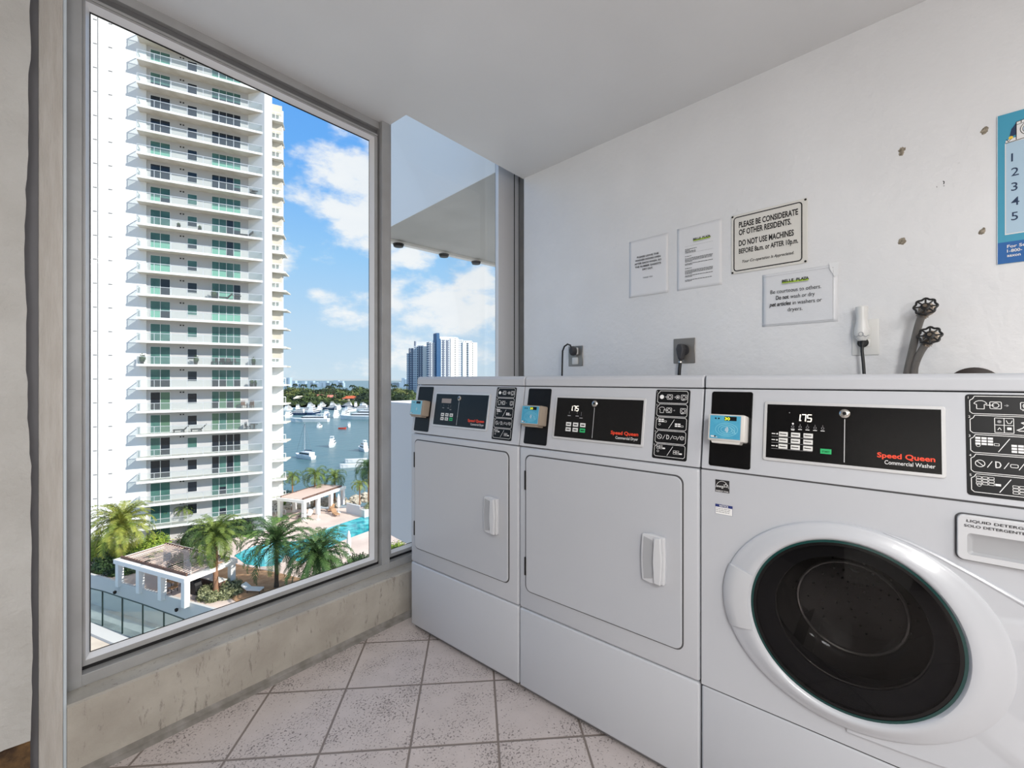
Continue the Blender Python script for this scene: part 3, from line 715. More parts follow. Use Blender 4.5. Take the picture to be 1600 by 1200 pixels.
for i in range(10):
    for a in range(0, 360, 15):
        r = .02+.021*i
        if i % 2 == 0 or a % 30 == 0: hz_ = (-.438-.002*r/.05 if r < .05 else -.44-.015*(r-.05)/.07 if r < .12 else -.455+.005*(r-.12)/.105) + .0025; fm.lathe([(0, hz_), (.0035, hz_)], 6, 0, DM @ Matrix.Translation((r*math.cos(math.radians(a+i*4)), r*math.sin(math.radians(a+i*4)), .0)))
tag(fm.build('drum_hole', m_black, wr), kind='stuff')
# detergent drawer
dd = MB(); dd.prism(rrect(.509, .651, .801, .897, .012), 0, .003, 'z', 1, FR); o1 = rrect(.5115, .649, .8035, .8945, .010); o2 = rrect(.526, .645, .8155, .859, .006); no_ = len(o1)
dd.add([(x, z, .003) for x, z in o1] + [(x, z, .0095) for x, z in o1] + [(x*.985+.580*.015, z*.985+.849*.015, .011) for x, z in o1] + [(x, z, .011) for x, z in o2], [(r_*no_+k, r_*no_+(k+1) % no_, (r_+1)*no_+(k+1) % no_, (r_+1)*no_+k) for r_ in range(3) for k in range(no_)], 0, FR, True)
dw = dd.build('detergent_drawer', [m_plast, m_seam], wr, bevel=.002)
rc = MB(); o = rrect(.526, .645, .8155, .859, .006); i_ = rrect(.534, .640, .820, .849, .004)
no = len(o); rc.add([(x, z, .0110) for x, z in o] + [(x, z, .0038) for x, z in i_], [(k, (k+1) % no, no+(k+1) % no, no+k) for k in range(no)] + [list(range(no, 2*no))], 0, FR, True)
rc2 = rc.build('drawer_grip', m_plastg, dw)
lt = Flat(FR @ Matrix.Translation((0, 0, .0112)))
lt.text('LIQUID DETERGENT', .525, .8815, .0072, 0, w=.098, bold=.012); lt.text('SOLO DETERGENTE LIQUIDO', .5215, .8715, .0072, 0, w=.124, bold=.012)
lt.build('drawer_lettering', m_ink, dw)
# stickers on the cabinet front
es = Flat(FR @ Matrix.Translation((0, 0, .0004)))
es.rect(.0395, .0755, .8625, .896, 0, .0002); es.rect(.0405, .0745, .8705, .895, 0, .0004)
es.path([(.0405+.017+.0165*math.cos(t), .8715+.0215*math.sin(t)) for t in [math.radians(8+16.4*i) for i in range(11)]], .0009, 1, .0007)
es.text('energy', .0435, .8755, .010, 1, w=.019, shear=.25, bold=.01); 
st = [(.0665+.006*math.cos(math.radians(90+36*k))*(1 if k % 2 == 0 else .42), .882+.006*math.sin(math.radians(90+36*k))*(1 if k % 2 == 0 else .42)) for k in range(10)]
es.loop(st, .0009, 1, .0008); es.rect(.0395, .0755, .8625, .8690, 0, .0005); es.text('ENERGY STAR', .0415, .8637, .0055, 1, w=.032, bold=.01)
es.build('efficiency_sticker', [m_ink, m_white], wr)
ns = Flat(FR @ Matrix.Translation((0, 0, .0004)))
ns.rect(.0395, .0835, .802, .829, 0, .0001); ns.rect(.0401, .0829, .8025, .8215, 1, .0003); ns.rect(.0395, .0835, .8215, .829, 0, .0003)
ns.text('NOTICE', .0615, .8228, .0072, 1, w=.022, align='c', bold=.02)
for r, ws in enumerate(((.004, .007, .005, .009, .006), (.006, .004, .008, .005, .007), (.005, .008, .006, .006, .004))):
    x = .0415
    for w_ in ws: ns.rect(x, x+w_, .8165-r*.0045, .8182-r*.0045, 2, .0005); x += w_+.0012
ns.build('notice_sticker', [m_navy, m_white, m_greyp], wr)
# ================================================================== things on the wall behind the machines
def wp(px, py, off):
    """point of the view on a plane `off` metres in front of that wall"""
    d = Vector(rf((px-800)/698.0, 1, -(py-593)/698.0)) - Vector((0, 0, EYE)); p0 = W0 + WN*off
    n = WN; t = p0.dot(n) / d.dot(n); return d*t + Vector((0, 0, EYE))
m_paper = mat('white_paper', (232, 233, 236), .6)
m_sleeve = mat('clear_plastic_sleeve_paper', (228, 230, 234), .18, bump=.25, bscale=22)
m_tape = mat('clear_tape', (236, 238, 240), .15)
m_lime = mat('lime_print', (170, 205, 60), .6)
m_signw = mat('cream_sign_face', (226, 224, 218), .4)
m_sblue = mat('poster_teal', (62, 156, 188), .5)
m_spale = mat('poster_pale_blue', (176, 204, 224), .5)
m_sdeep = mat('poster_deep_blue', (16, 96, 168), .5)
m_dnavy = mat('poster_navy', (24, 52, 88), .6)
m_yel = mat('poster_yellow', (240, 205, 70), .6)

def place(root_name, label, cat, s, z, off=0.0, group=None):
    e = empty(root_name); e.matrix_world = WM(s, z) @ Matrix.Translation((0, 0, off)); tag(e, label, cat, group); return e
def wavy_sheet(w, h, amp, seed, nx=14, ny=18, curl=0):
    mb = MB(); V = []
    for j in range(ny+1):
        for i in range(nx+1):
            x, y = w*i/nx, h*j/ny
            e = 1 - j/ny
            V.append((x, y, .0006 + amp*(1+mnoise.noise(Vector((x*26, y*7+seed, seed))))*(.35+.65*e) + curl*max(0, .16-j/ny)*(.5+.5*math.sin(x*90))))
    F = [(j*(nx+1)+i, j*(nx+1)+i+1, (j+1)*(nx+1)+i+1, (j+1)*(nx+1)+i) for j in range(ny) for i in range(nx)]
    mb.add(V, F, 0, None, True); return mb
def thick(o, t):
    m = o.modifiers.new('thickness', 'SOLIDIFY'); m.thickness = t; m.offset = -1

# notice 1: serif-like bold request
r = place('paper_notice', 'narrow white paper notice nearest the window, short bold lines at its middle', 'notice', .763, 1.594)
p = wavy_sheet(.212, .291, .0010, 2, curl=.02).build('sheet', m_paper, r); thick(p, .0005)
f = Flat(Matrix.Translation((0, 0, .0048)))
for i, t in enumerate(('PLEASE LEAVE THE', 'WASHER DOORS OPEN', 'AFTER EACH WASH, SO', 'THE RUBBER GASKETS', 'DRY OUT.')):
    f.text(t, .106, .196-i*.0165, .0125, 0, align='c', bold=.022, w=(.118, .138, .146, .142, .058)[i])
f.text('THANK YOU', .106, .088, .010, 0, align='c', w=.052); f.build('lettering', m_ink, r)
# notice 2: a typed letter
def logo(f, cx_, y, w, sub=True):
    f.rect(cx_-w/2, cx_+w/2, y-.0025, y+w*.05, 1, .0003)
    n = 11; word = 'BELLE PLAZA'
    for i, ch in enumerate(word):
        if ch != ' ': f.text(ch, cx_-w/2+w*(i+.5)/n, y+.0012, w*.17, 0, align='c', bold=.03)
    for i in range(22): f.rect(cx_-w/2+w*i/22, cx_-w/2+w*(i+.7)/22, y-.0068, y-.0048, 2, .0004)
r = place('paper_notice', 'typed white letter with a small lime and black heading, left of the framed rules sign', 'notice', 1.02, 1.594)
p = wavy_sheet(.207, .296, .0004, 9).build('sheet', m_paper, r); thick(p, .0005)
f = Flat(Matrix.Translation((0, 0, .0028))); logo(f, .118, .224, .078)
rr = random.Random(11)
def typed(y, x0, x1, mi=0):
    x = x0
    while x < x1-.004:
        w_ = rr.uniform(.003, .012); f.rect(x, min(x+w_, x1), y, y+.0021, mi); x += w_+.0016
f.rect(.04, .170, .203, .2036, 2); f.rect(.04, .170, .1695, .170, 2)
y = .188
for w_ in (.055, .022, .05, .055): typed(y, .040, .040+w_); y -= .0052
for blk, n_ in ((.155, 1), (.145, 4), (.120, 2), (.098, 1), (.088, 4), (.064, 2), (.043, 2)):
    for k in range(n_): typed(blk-k*.0052, .04, (.168 if n_ > 1 and k < n_-1 else .075))
f.build('lettering', [m_ink, m_lime, m_greyp], r)
# framed rules sign
r = place('rules_sign', 'white sign with rounded black border asking residents to be considerate', 'sign', 1.268, 1.631)
sg = MB(); sg.rbox(0, .285, 0, .256, .001, .005, .0015, 1); sg.build('sign_board', m_signw, r)
f = Flat(Matrix.Translation((0, 0, .0053)))
f.loop(rrect(.012, .2665, .012, .2445, .012, 6), .0042, 0)
for t, x, y, w_, h_, b_ in (('PLEASE BE CONSIDERATE', .032, .198, .222, .0335, .026), ('OF OTHER RESIDENTS.', .032, .165, .198, .0335, .026), ('DO NOT USE MACHINES', .032, .118, .207, .0335, .026),
                        ('BEFORE 8a.m. or AFTER 10p.m.', .032, .085, .222, .029, .024)):
    f.text(t, x, y, h_, 0, w=w_, bold=b_)
f.text('Your Co-operation Is Appreciated.', .046, .043, .017, 0, w=.193, bold=.012, shear=.3)
f.build('lettering', m_ink, r)
for x, y in ((.006, .006), (.279, .250), (.006, .250), (.279, .006)):
    q = MB(); q.lathe([(.0042, .0052), (.0042, .0068), (.002, .0078), (0, .008)], 10, 0, Matrix.Translation((x, y, 0))); q.build('screw', m_hinge, r)
# courtesy notice in a sleeve
r = place('sleeved_notice', 'landscape notice in a creased clear sleeve below the framed rules sign', 'notice', 1.391, 1.391)
sh = wavy_sheet(.260, .218, .0012, 5); p = sh.build('sleeve', m_sleeve, r); thick(p, .0008)
f = Flat(Matrix.Translation((0, 0, .0046)))
f.loop([(.006, .008), (.246, .008), (.246, .207), (.006, .207)], .0007, 2)
logo(f, .120, .173, .092)
f.text('Be courteous to others.', .120, .133, .0225, 0, align='c', w=.176)
f.text('Do not', .052, .107, .0225, 0, w=.046, bold=.022); f.text('wash or dry', .104, .107, .0225, 0, w=.083)
f.text('pet articles', .028, .081, .0225, 0, w=.078, bold=.022, shear=.2); f.text('in washers or', .112, .081, .0225, 0, w=.098)
f.text('dryers.', .120, .055, .0225, 0, align='c', w=.052)
f.build('lettering', [m_ink, m_lime, m_greyp], r)
q = MB(); q.add([(.236, .200, .006), (.262, .204, .004), (.264, .224, .003), (.232, .226, .005), (.250, .170, .004), (.259, .172, .004)], [(0, 1, 2, 3), (0, 4, 5, 1)], 0, None, True); q.build('tape', m_tape, r)
# blue poster running out of view
r = place('wall_poster', 'blue instruction poster with a numbered list at the right end of the wall', 'poster', 2.06, 1.531)
q = MB(); q.box(0, .36, 0, .464, .0005, .0035, 0); q.build('poster_sheet', m_sblue, r)
f = Flat(Matrix.Translation((0, 0, .0038)))
f.rect(0, .36, 0, .066, 1, .0001); f.rect(.0, .0012, 0, .464, 6, .0003); f.rect(.0165, .30, .088, .372, 6, .0002); f.rect(.0185, .30, .091, .372, 2, .0004)
for i in range(5): f.text(str(i+1), .0295, .312-i*.0455, .036, 3, bold=.004)
f.text('For Service', .021, .047, .013, 6, w=.0675, bold=.02); f.text('1-800-', .021, .033, .013, 6, w=.031, bold=.02); f.text('aaxon', .021, .019, .013, 6, w=.028, bold=.02)
# line drawing of a washing machine held from the side
f.poly([(.018, .372), (.018, .38), (.034, .384), (.10, .39), (.10, .372)], 6, .0006)
f.poly([(.026, .388), (.030, .412), (.040, .428), (.040, .392)], 3, .0007)
f.poly([(.040, .376), (.10, .380), (.10, .440), (.040, .430)], 6, .0008)
f.path([(.040, .376), (.040, .430), (.10, .440)], .0018, 4, .001); f.path([(.018, .372), (.10, .380)], .0018, 4, .001); f.line((.050, .424), (.050, .432), .0015, 4, .001); f.line((.040, .421), (.10, .429), .0013, 4, .001)
f.ring(.068, .404, .020, .0016, 4, .001, 24); f.ring(.068, .404, .015, .0012, 4, .001, 24); f.disc(.068, .404, .014, 2, .0009, 24)
f.disc(.029, .386, .005, 5, .0009); f.path([(.020, .384), (.024, .375), (.030, .383)], .0014, 4, .001)
f.build('print', [m_sblue, m_sdeep, m_spale, m_dnavy, m_ink, m_yel, m_white], r)

# ------------------------------------------------------------------ outlets, plugs and cords
m_plate = mat('white_outlet_plate', (226, 226, 224), .3)
m_steelp = mat('brushed_steel_plate', (150, 146, 142), .35, metal=.7, bump=.05, bscale=300)
m_cord = mat('black_cord', (22, 22, 24), .5)
m_plug = mat('dark_grey_plug', (58, 58, 62), .5)
def loc(P, r): return r.matrix_world.inverted() @ Vector(P)
bpy.context.view_layer.update()
# 1: small duplex plate, plug with a loop of cord
r = place('wall_outlet', 'small dark-rimmed steel outlet plate behind the window-side dryer', 'outlet', .366, 1.247)
q = MB(); q.rbox(0, .102, 0, .116, 0, .005, .002, 1); q.build('plate', m_steelp, r)
q = MB(); q.rbox(.03, .072, .010, .050, .004, .010, .004, 2); q.rbox(.03, .072, .066, .106, .004, .010, .004, 2); q.build('socket', m_plate, r)
bpy.context.view_layer.update()
r = place('power_plug', 'round dark plug with cord looping over its left side', 'plug', .366, 1.247)
q = MB(); q.lathe([(.0, .048), (.014, .048), (.019, .042), (.021, .026), (.017, .010), (0, .010)], 16, 0, Matrix.Translation((.052, .086, 0)) @ Matrix.Diagonal((.9, 1.35, 1, 1)))
q.build('plug_body', m_plug, r)
q = MB(); q.tube([(.050, .100, .040), (.048, .118, .048), (.036, .124, .058), (.020, .112, .066), (.010, .086, .070), (.008, .04, .070), (.006, -.10, .072)], .0048, 8); q.build('cord', m_cord, r)
# 2: big square steel plate with a range plug
r = place('wall_outlet', 'square steel outlet plate above the middle dryer', 'outlet', 1.004, 1.247)
q = MB(); q.rbox(0, .104, 0, .118, 0, .006, .002, 1); q.build('plate', m_steelp, r)
q = MB(); q.lathe([(.026, .006), (.026, .010), (0, .010)], 24, 0, Matrix.Translation((.052, .062, 0))); q.build('socket', m_plug, r)
r = place('power_plug', 'large angled dark plug with straight cord in the square steel outlet', 'plug', 1.004, 1.247)
q = MB(); q.prism([(.034, .040), (.040, .016), (.056, .016), (.062, .040), (.067, .066), (.060, .090), (.036, .090), (.029, .066)], .010, .046, 'z'); q.build('plug_body', m_plug, r, bevel=.006)
q = MB(); q.tube([(.048, .022, .030), (.047, .004, .034), (.045, -.03, .038), (.043, -.10, .042)], .0075, 10); q.build('cord', m_cord, r)
q = MB(); q.tube([(.0475, .008, .033), (.047, .0, .0345)], .009, 10); q.build('cord_clamp', m_key, r)
# 3: white duplex outlet with a plug-in air freshener and washer plug
r = place('wall_outlet', 'white duplex outlet plate beside the two water valves', 'outlet', 1.694, 1.259)
q = MB(); q.rbox(0, .079, 0, .130, 0, .006, .003, 2); q.build('plate', m_plate, r)
q = MB(); q.rbox(.022, .056, .030, .060, .005, .008, .003, 2); q.rbox(.022, .056, .072, .102, .005, .008, .003, 2); q.build('socket', m_plate, r)
r = place('air_freshener', 'white plug-in air freshener in the upper socket of the duplex outlet', 'air freshener', 1.694, 1.259)
T = Matrix.Translation((.033, .082, .030)) @ Matrix.Rotation(-math.pi/2, 4, 'X')
q = MB(); q.lathe([(0, -.032), (.012, -.030), (.020, -.018), (.023, 0), (.022, .014), (.018, .034), (.0165, .050), (.019, .082), (.0195, .092), (.0165, .0945), (0, .0945)], 28, 0, T)
q.rbox(.020, .046, .060, .092, .006, .03, .004, 2); q.build('freshener_body', m_plate, r)
q = MB(); q.tube([(.033+.007*math.cos(a), .074+.007*math.sin(a), .0525) for a in [math.radians(30*i) for i in range(13)]], .0012, 6)
for sx in (-1, 1): q.tube([(.033+sx*.006, .070, .052), (.033+sx*.014, .064, .050), (.033+sx*.021, .070, .044)], .0012, 6)
q.build('vent_ring', m_plastg, r)
r = place('power_plug', 'slim black plug and cord in the lower socket of the duplex outlet', 'plug', 1.694, 1.259)
q = MB(); q.lathe([(0, .008), (.016, .008), (.017, .016), (.013, .022), (0, .024)], 18, 0, Matrix.Translation((.034, .045, 0))); q.tube([(.034, .050, .020), (.034, .042, .030), (.034, .030, .034)], [.012, .010, .006], 10); q.build('plug_body', m_cord, r)
q = MB(); q.tube([(.034, .040, .030), (.034, .015, .036), (.038, -.03, .038), (.044, -.13, .040)], .0052, 8); q.build('cord', m_cord, r)

# ------------------------------------------------------------------ water valves and hoses
m_brass = mat('tarnished_steel_fitting', (150, 140, 128), .35, metal=.8, col2=(110, 98, 86), nscale=60)
m_iron = mat('black_iron_handwheel', (26, 24, 24), .45)
m_hose = mat('braided_grey_hose', (132, 128, 124), .4, metal=.35, bump=.8, bscale=500)
def valve(px, py, hx, hy, label):
    c = wp(px, py, .085); e = empty('water_valve'); e.matrix_world = Matrix.Translation(c) @ Matrix(((WD.x, 0, WN.x, 0), (WD.y, 0, WN.y, 0), (0, 1, 0, 0), (0, 0, 0, 1))); tag(e, label, 'valve')
    tilt = Matrix.Rotation(math.radians(-18), 4, 'X') @ Matrix.Rotation(math.radians(-6), 4, 'Y')
    w = MB(); n = 8; R = .0275; pts = []
    for k in range(48):
        a = 2*math.pi*k/48; r_ = R + .0022*math.cos(n*a); pts.append((r_*math.cos(a), r_*math.sin(a), 0))
    w.tube(pts + [pts[0]], .0032, 8, 0, tilt, cap=False)
    for k in range(n): a = 2*math.pi*k/n; w.tube([(.010*math.cos(a), .010*math.sin(a), 0), (R*math.cos(a), R*math.sin(a), 0)], .0026, 6, 0, tilt)
    w.lathe([(.012, -.002), (.013, .002), (.009, .004), (0, .004)], 16, 0, tilt); w.build('handwheel', m_iron, e)
    w = MB(); w.lathe([(0, .010), (.0055, .010), (.0065, .006), (.0065, .003)], 8, 0, tilt); w.lathe([(.0045, -.03), (.0045, 0)], 10, 0, tilt); w.build('stem', m_brass, e)
    h = e.matrix_world.inverted() @ wp(hx, hy, .070)
    w = MB(); w.tube([(0, -.006, -.085), (0, -.006, -.022)], .011, 14); w.lathe([(.010, -.040), (.016, -.034), (.016, -.018), (.010, -.012), (0, -.012)], 18, 0, tilt)
    w.tube([(0, -.008, -.030), (h.x*.6, h.y*.6, -.022), (h.x, h.y, h.z)], [.012, .013, .010], 14)
    for k in (.62, .74, .86): w.tube([(h.x*k, h.y*k, -.018), (h.x*(k+.07), h.y*(k+.07), -.018)], .0165 if k < .8 else .013, 14)
    w.lathe([(.022, -.085), (.022, -.081), (.012, -.079)], 20); w.build('valve_body', m_brass, e)
    return e
valve(1446, 479, 1439, 498, 'higher water valve with black handwheel on the wall above the washer')
valve(1453, 524, 1444, 542, 'lower water valve with black handwheel, beneath and right of the other one')
def hose(P, r, label):
    w = MB(); pts = [wp(*p) for p in P]; sm_ = []
    for i in range(len(pts)-1):
        p0, p1, p2, p3 = pts[max(i-1, 0)], pts[i], pts[i+1], pts[min(i+2, len(pts)-1)]
        for k in range(6):
            t = k/6; sm_.append(.5*((2*p1) + (p2-p0)*t + (2*p0-5*p1+4*p2-p3)*t*t + (3*p1-p0-3*p2+p3)*t*t*t))
    sm_.append(pts[-1]); w.tube(sm_, r, 14); o = w.build('water_hose', m_hose); tag(o, label, 'hose', 'hoses')
    del o['group']; return o
hose([(1440, 494, .072), (1434, 512, .068), (1426, 545, .064), (1418, 580, .06), (1412, 620, .055), (1409, 680, .05)], .0105, 'long straight grey hose hanging from the higher valve')
hose([(1445, 540, .072), (1438, 551, .068), (1431, 567, .066), (1428, 584, .062), (1427, 640, .055), (1427, 680, .05)], .0105, 'short curved grey hose hanging from the lower valve')
r = place('pipe_flange', 'dark round flange on the wall peeking above the washer top', 'flange', 2.010, 1.143)
q = MB(); q.lathe([(0, .010), (.058, .010), (.066, .006), (.066, 0)], 40, 0); q.build('flange_disc', mat('dark_brown_flange', (48, 40, 38), .5), r)
# torn paint and adhesive patches left by a removed sign
m_blob = mat('torn_paint_adhesive', (168, 158, 142), .8, col2=(112, 104, 90), nscale=120)
for px, py, sd_, lab in ((1410, 236, 1, 'torn paint patch at upper left of the bare square of wall'), (1536, 204, 2, 'torn paint patch nearest the top left edge of the blue poster'),
                         (1408, 379, 3, 'low rounded adhesive patch, right of the framed rules sign'), (1534, 361, 4, 'looped adhesive patch beside the lower part of the blue poster')):
    w = wp(px, py, .0); rr = random.Random(sd_); e = MB(); M_ = WM(0, 0); M_[0][3], M_[1][3], M_[2][3] = w.x, w.y, w.z
    for j in range(4):
        cx_, cy_ = rr.uniform(-.006, .006), rr.uniform(-.007, .007); r0 = rr.uniform(.004, .008); n = 14
        rad = [r0*(.7+.5*rr.random()) for _ in range(n)]
        V = [(cx_+rad[k]*math.cos(2*math.pi*k/n), cy_+rad[k]*1.2*math.sin(2*math.pi*k/n), .0002) for k in range(n)]
        V2 = [(cx_+.6*rad[k]*math.cos(2*math.pi*k/n), cy_+.7*rad[k]*math.sin(2*math.pi*k/n), .0016+.0003*j) for k in range(n)]
        e.add(V+V2, [(k, (k+1) % n, n+(k+1) % n, n+k) for k in range(n)] + [tuple(range(n, 2*n))], 0, M_)
    tag(e.build('adhesive_patch', m_blob), lab, 'adhesive patch')
w = wp(1474, 287, 0); e = Flat(WM(0, 0)); e.M = WM(0, 0); e.M[0][3], e.M[1][3], e.M[2][3] = w.x, w.y, w.z
e.path([(-.001, .009), (.002, .006), (.001, -.002)], .0022, 0); e.disc(.0015, -.008, .0012, 0); e.line((-.016, -.004), (-.0155, -.008), .0012, 0)
tag(e.build('wall_scratch', m_ink), 'small dark scratch mark in the bare square of wall', 'scratch')
# loop of old electrical mark beside the paint seam
# ================================================================== outside: neighbouring balconies
m_stuccow = mat('white_stucco', (226, 226, 224), .8, bump=.1, bscale=15)
m_stuccob = mat('bright_white_stucco', (244, 244, 242), .8, bump=.1, bscale=15)
m_stuccog = mat('grey_stucco', (205, 206, 208), .85, bump=.2, bscale=18)  # greyer than the upper balcony's stucco, imitating shade on the lower parapet
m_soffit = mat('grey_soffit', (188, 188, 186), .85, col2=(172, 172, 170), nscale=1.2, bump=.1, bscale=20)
BL0 = Vector((2.395, 2.157, 0)); BLd = Vector((.1194, .9928, 0)); BLn = Vector((.9928, -.1194, 0))
def balc(name, z0, z1, zs, msf, mpar, label, drains=False):
    r = empty(name, (0, 0, 0)); tag(r, label, 'balcony')
    T = Matrix(((BLn.x, BLd.x, 0, BL0.x), (BLn.y, BLd.y, 0, BL0.y), (0, 0, 1, 0), (0, 0, 0, 1)))   # x across the balcony, y outward
    Lb = 2.02
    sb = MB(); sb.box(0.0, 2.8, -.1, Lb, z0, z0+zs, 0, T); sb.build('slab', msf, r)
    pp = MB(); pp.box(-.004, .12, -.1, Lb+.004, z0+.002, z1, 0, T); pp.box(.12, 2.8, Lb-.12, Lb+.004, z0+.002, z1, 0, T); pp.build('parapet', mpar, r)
    if drains:
        ed = MB(); ed.box(.01, 2.8, Lb-.09, Lb-.02, z0-.03, z0-.001, 0, T); ed.build('drip_edge', m_stuccow, r)
        for x in (.28, .87, 1.35):
            d = MB(); d.lathe([(0, -.035), (.05, -.03), (.06, -.005), (.06, 0)], 14, 0, T @ Matrix.Translation((x, Lb-.06, z0-.03))); d.build('drain_spout', m_hinge, r)
    return r
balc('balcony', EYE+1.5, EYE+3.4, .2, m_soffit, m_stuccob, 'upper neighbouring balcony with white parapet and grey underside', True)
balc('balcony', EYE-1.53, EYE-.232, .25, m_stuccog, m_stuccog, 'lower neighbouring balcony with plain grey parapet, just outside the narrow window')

# ================================================================== ground levels
DK, GR, SE = -21.0, -23.7, -25.2
m_deck = mat('pale_pool_deck', (226, 208, 196), .8, col2=(206, 186, 174), nscale=.25, bump=.1, bscale=3)
m_sand = mat('brown_mulch_bed', (186, 148, 112), .95, col2=(160, 122, 90), nscale=1.2, bump=.4, bscale=6)
m_ppool = mat('turquoise_pool_water', (60, 190, 196), .06, col2=(22, 140, 156), nscale=.9, nmix=(.42, .58), bump=.5, bscale=1.6, spec=.6)
m_grey = mat('grey_paving', (176, 180, 180), .85, col2=(150, 154, 156), nscale=.8)
m_road = mat('pale_driveway', (222, 208, 190), .85, col2=(196, 182, 166), nscale=.4)
m_wallw = mat('white_painted_wall', (208, 206, 202), .8)
m_lawn = mat('lawn', (120, 150, 74), .95, col2=(92, 124, 56), nscale=2)
m_sea = bpy.data.materials.new('bay_water'); m_sea.use_nodes = True
t = m_sea.node_tree; b = t.nodes['Principled BSDF']; b.inputs['Base Color'].default_value = lin((84, 116, 122)); b.inputs['Roughness'].default_value = .28; b.inputs['IOR'].default_value = 1.33; b.inputs['Specular IOR Level'].default_value = .45
tcn = t.nodes.new('ShaderNodeTexCoord'); mpn = t.nodes.new('ShaderNodeMapping'); mpn.inputs['Scale'].default_value = (.16, .5, .3); mpn.inputs['Rotation'].default_value = (0, 0, .5)
nn_ = t.nodes.new('ShaderNodeTexNoise'); nn_.inputs['Scale'].default_value = .5; nn_.inputs['Detail'].default_value = 7; bb = t.nodes.new('ShaderNodeBump'); bb.inputs['Strength'].default_value = .55; bb.inputs['Distance'].default_value = 1.0
t.links.new(tcn.outputs['Object'], mpn.inputs[0]); t.links.new(mpn.outputs[0], nn_.inputs['Vector']); t.links.new(nn_.outputs[0], bb.inputs['Height']); t.links.new(bb.outputs[0], b.inputs['Normal'])
def poly_px(pts, z): return [gz(px, py, z) for px, py in pts]
def slab_px(name, m, pts, z, th, kind='structure', label=None, cat=None, world=False):
    P = [Vector(p) for p in pts] if (world or len(pts[0]) == 3) else poly_px(pts, z)
    if not world: P = [Vector((p.x, p.y, z + EYE)) for p in P]
    c = sum(P, Vector())/len(P)
    mb = MB(); n = len(P)
    mb.add([p - c for p in P] + [p - c - Vector((0, 0, th)) for p in P], [list(range(n)), list(range(n, 2*n))[::-1]] + [(i, n+i, n+(i+1) % n, (i+1) % n) for i in range(n)])
    o = mb.build(name, m); o.location = c
    # make the top face point up
    if o.data.polygons[0].normal.z < 0: o.data.flip_normals()
    return tag(o, label, cat, kind=kind)
sea = slab_px('sea', m_sea, [rf(-1600, 60, SE), rf(1500, 60, SE), rf(9000, 9000, SE), rf(-9000, 9000, SE)], SE, 1, world=True)
slab_px('ground', m_grey, [rf(-70, -6, GR), rf(2, -8, GR), rf(2, 60, GR), rf(-18, 84, GR), rf(-34, 84, GR), rf(-110, 90, GR)], GR, 3, world=True)
# podium deck with its outer wall (white face seen in shade)
PA, PB = gz(120, 894, DK), gz(328, 953, DK)
dirp = (PB-PA).normalized(); PB2 = PA + dirp*34; PA2 = PA - dirp*30
deck = [PA2, PB2, rf(-2, 60, DK), rf(-6, 74, DK), gz(585, 792, DK), gz(440, 797, DK), rf(-60, 84, DK), rf(-95, 70, DK)]
slab_px('ground_deck', m_deck, deck, DK, 2.68, world=True)
pw = MB(); nrm = Vector((dirp.y, -dirp.x, 0)); 
if nrm.dot(Vector((0, 0, 0)) - PA) < 0: nrm = -nrm
q = [PA2 + nrm*.25, PB2 + nrm*.25, PB2, PA2]
pw.add([p + Vector((0, 0, .35)) for p in q] + [p - Vector((0, 0, 2.7)) for p in q], [(0, 1, 2, 3), (4, 7, 6, 5), (0, 4, 5, 1), (1, 5, 6, 2), (2, 6, 7, 3), (3, 7, 4, 0)]); struct(pw.build('wall_podium', m_wallw))
for px, py in ((185, 922), (281, 949)):
    w = MB(); c = gz(px, py, DK-.4); w.lathe([(0, -.3), (.14, -.2), (.16, .0), (0, .1)], 10, 0, Matrix.Translation(c + nrm*.3)); tag(w.build('wall_light', m_hinge), 'dark round wall light on the podium wall under the ' + ('left' if px < 200 else 'right') + ' end of the near pergola', 'wall light')
slab_px('ground_drive', m_road, [gz(100, 978, GR), gz(146, 984, GR), gz(250, 1030, GR), gz(330, 1100, GR), gz(100, 1120, GR)], GR+.02, .05)
c0, c1 = gz(100, 967, GR), gz(262, 1036, GR); d_ = (c1-c0).normalized(); n_ = Vector((-d_.y, d_.x, 0))
kb = MB(); q = [c0-n_*.5, c1-n_*.5, c1+n_*.5, c0+n_*.5]; kb.add([p + Vector((0, 0, .25)) for p in q] + [p - Vector((0, 0, .1)) for p in q], [(0, 1, 2, 3), (4, 7, 6, 5), (0, 4, 5, 1), (1, 5, 6, 2), (2, 6, 7, 3), (3, 7, 4, 0)]); struct(kb.build('ground_kerb', m_wallw))
# pools, beds, lawn
slab_px('ground_pool', m_ppool, [(366, 868), (380, 860), (400, 852), (430, 848), (470, 845), (515, 824), (579, 803), (640, 790), (700, 800), (640, 830), (580, 828), (533, 845), (505, 862), (470, 880), (446, 866), (440, 878), (425, 884), (405, 885), (383, 881)], DK+.03, .05)
slab_px('ground_bed', m_sand, [(300, 905), (325, 886), (352, 872), (372, 882), (440, 896), (480, 906), (470, 940), (400, 960), (345, 925)], DK+.02, .05)
slab_px('ground_lawn', m_lawn, [(378, 838), (396, 824), (440, 803), (452, 808), (420, 824), (392, 842)], DK+.02, .05)
m_rock = mat('pale_seawall_rock', (206, 196, 178), .9, col2=(150, 142, 128), nscale=2)
rk = MB(); rr = random.Random(5); a_, b_2 = gz(436, 793, DK), gz(640, 768, DK)
for i in range(170):
    t = rr.random(); c = a_.lerp(b_2, t) + Vector((rr.uniform(-1, 1), rr.uniform(-1, 1), rr.uniform(-.6, .3))); s_ = rr.uniform(.35, .9)
    bm = bmesh.new(); bmesh.ops.create_icosphere(bm, subdivisions=1, radius=s_)
    for v in bm.verts: v.co *= 1 + .35*mnoise.noise(v.co*2 + Vector((i, 0, 0))); v.co.z *= .7
    rk.bm(bm, 0, Matrix.Translation(c))
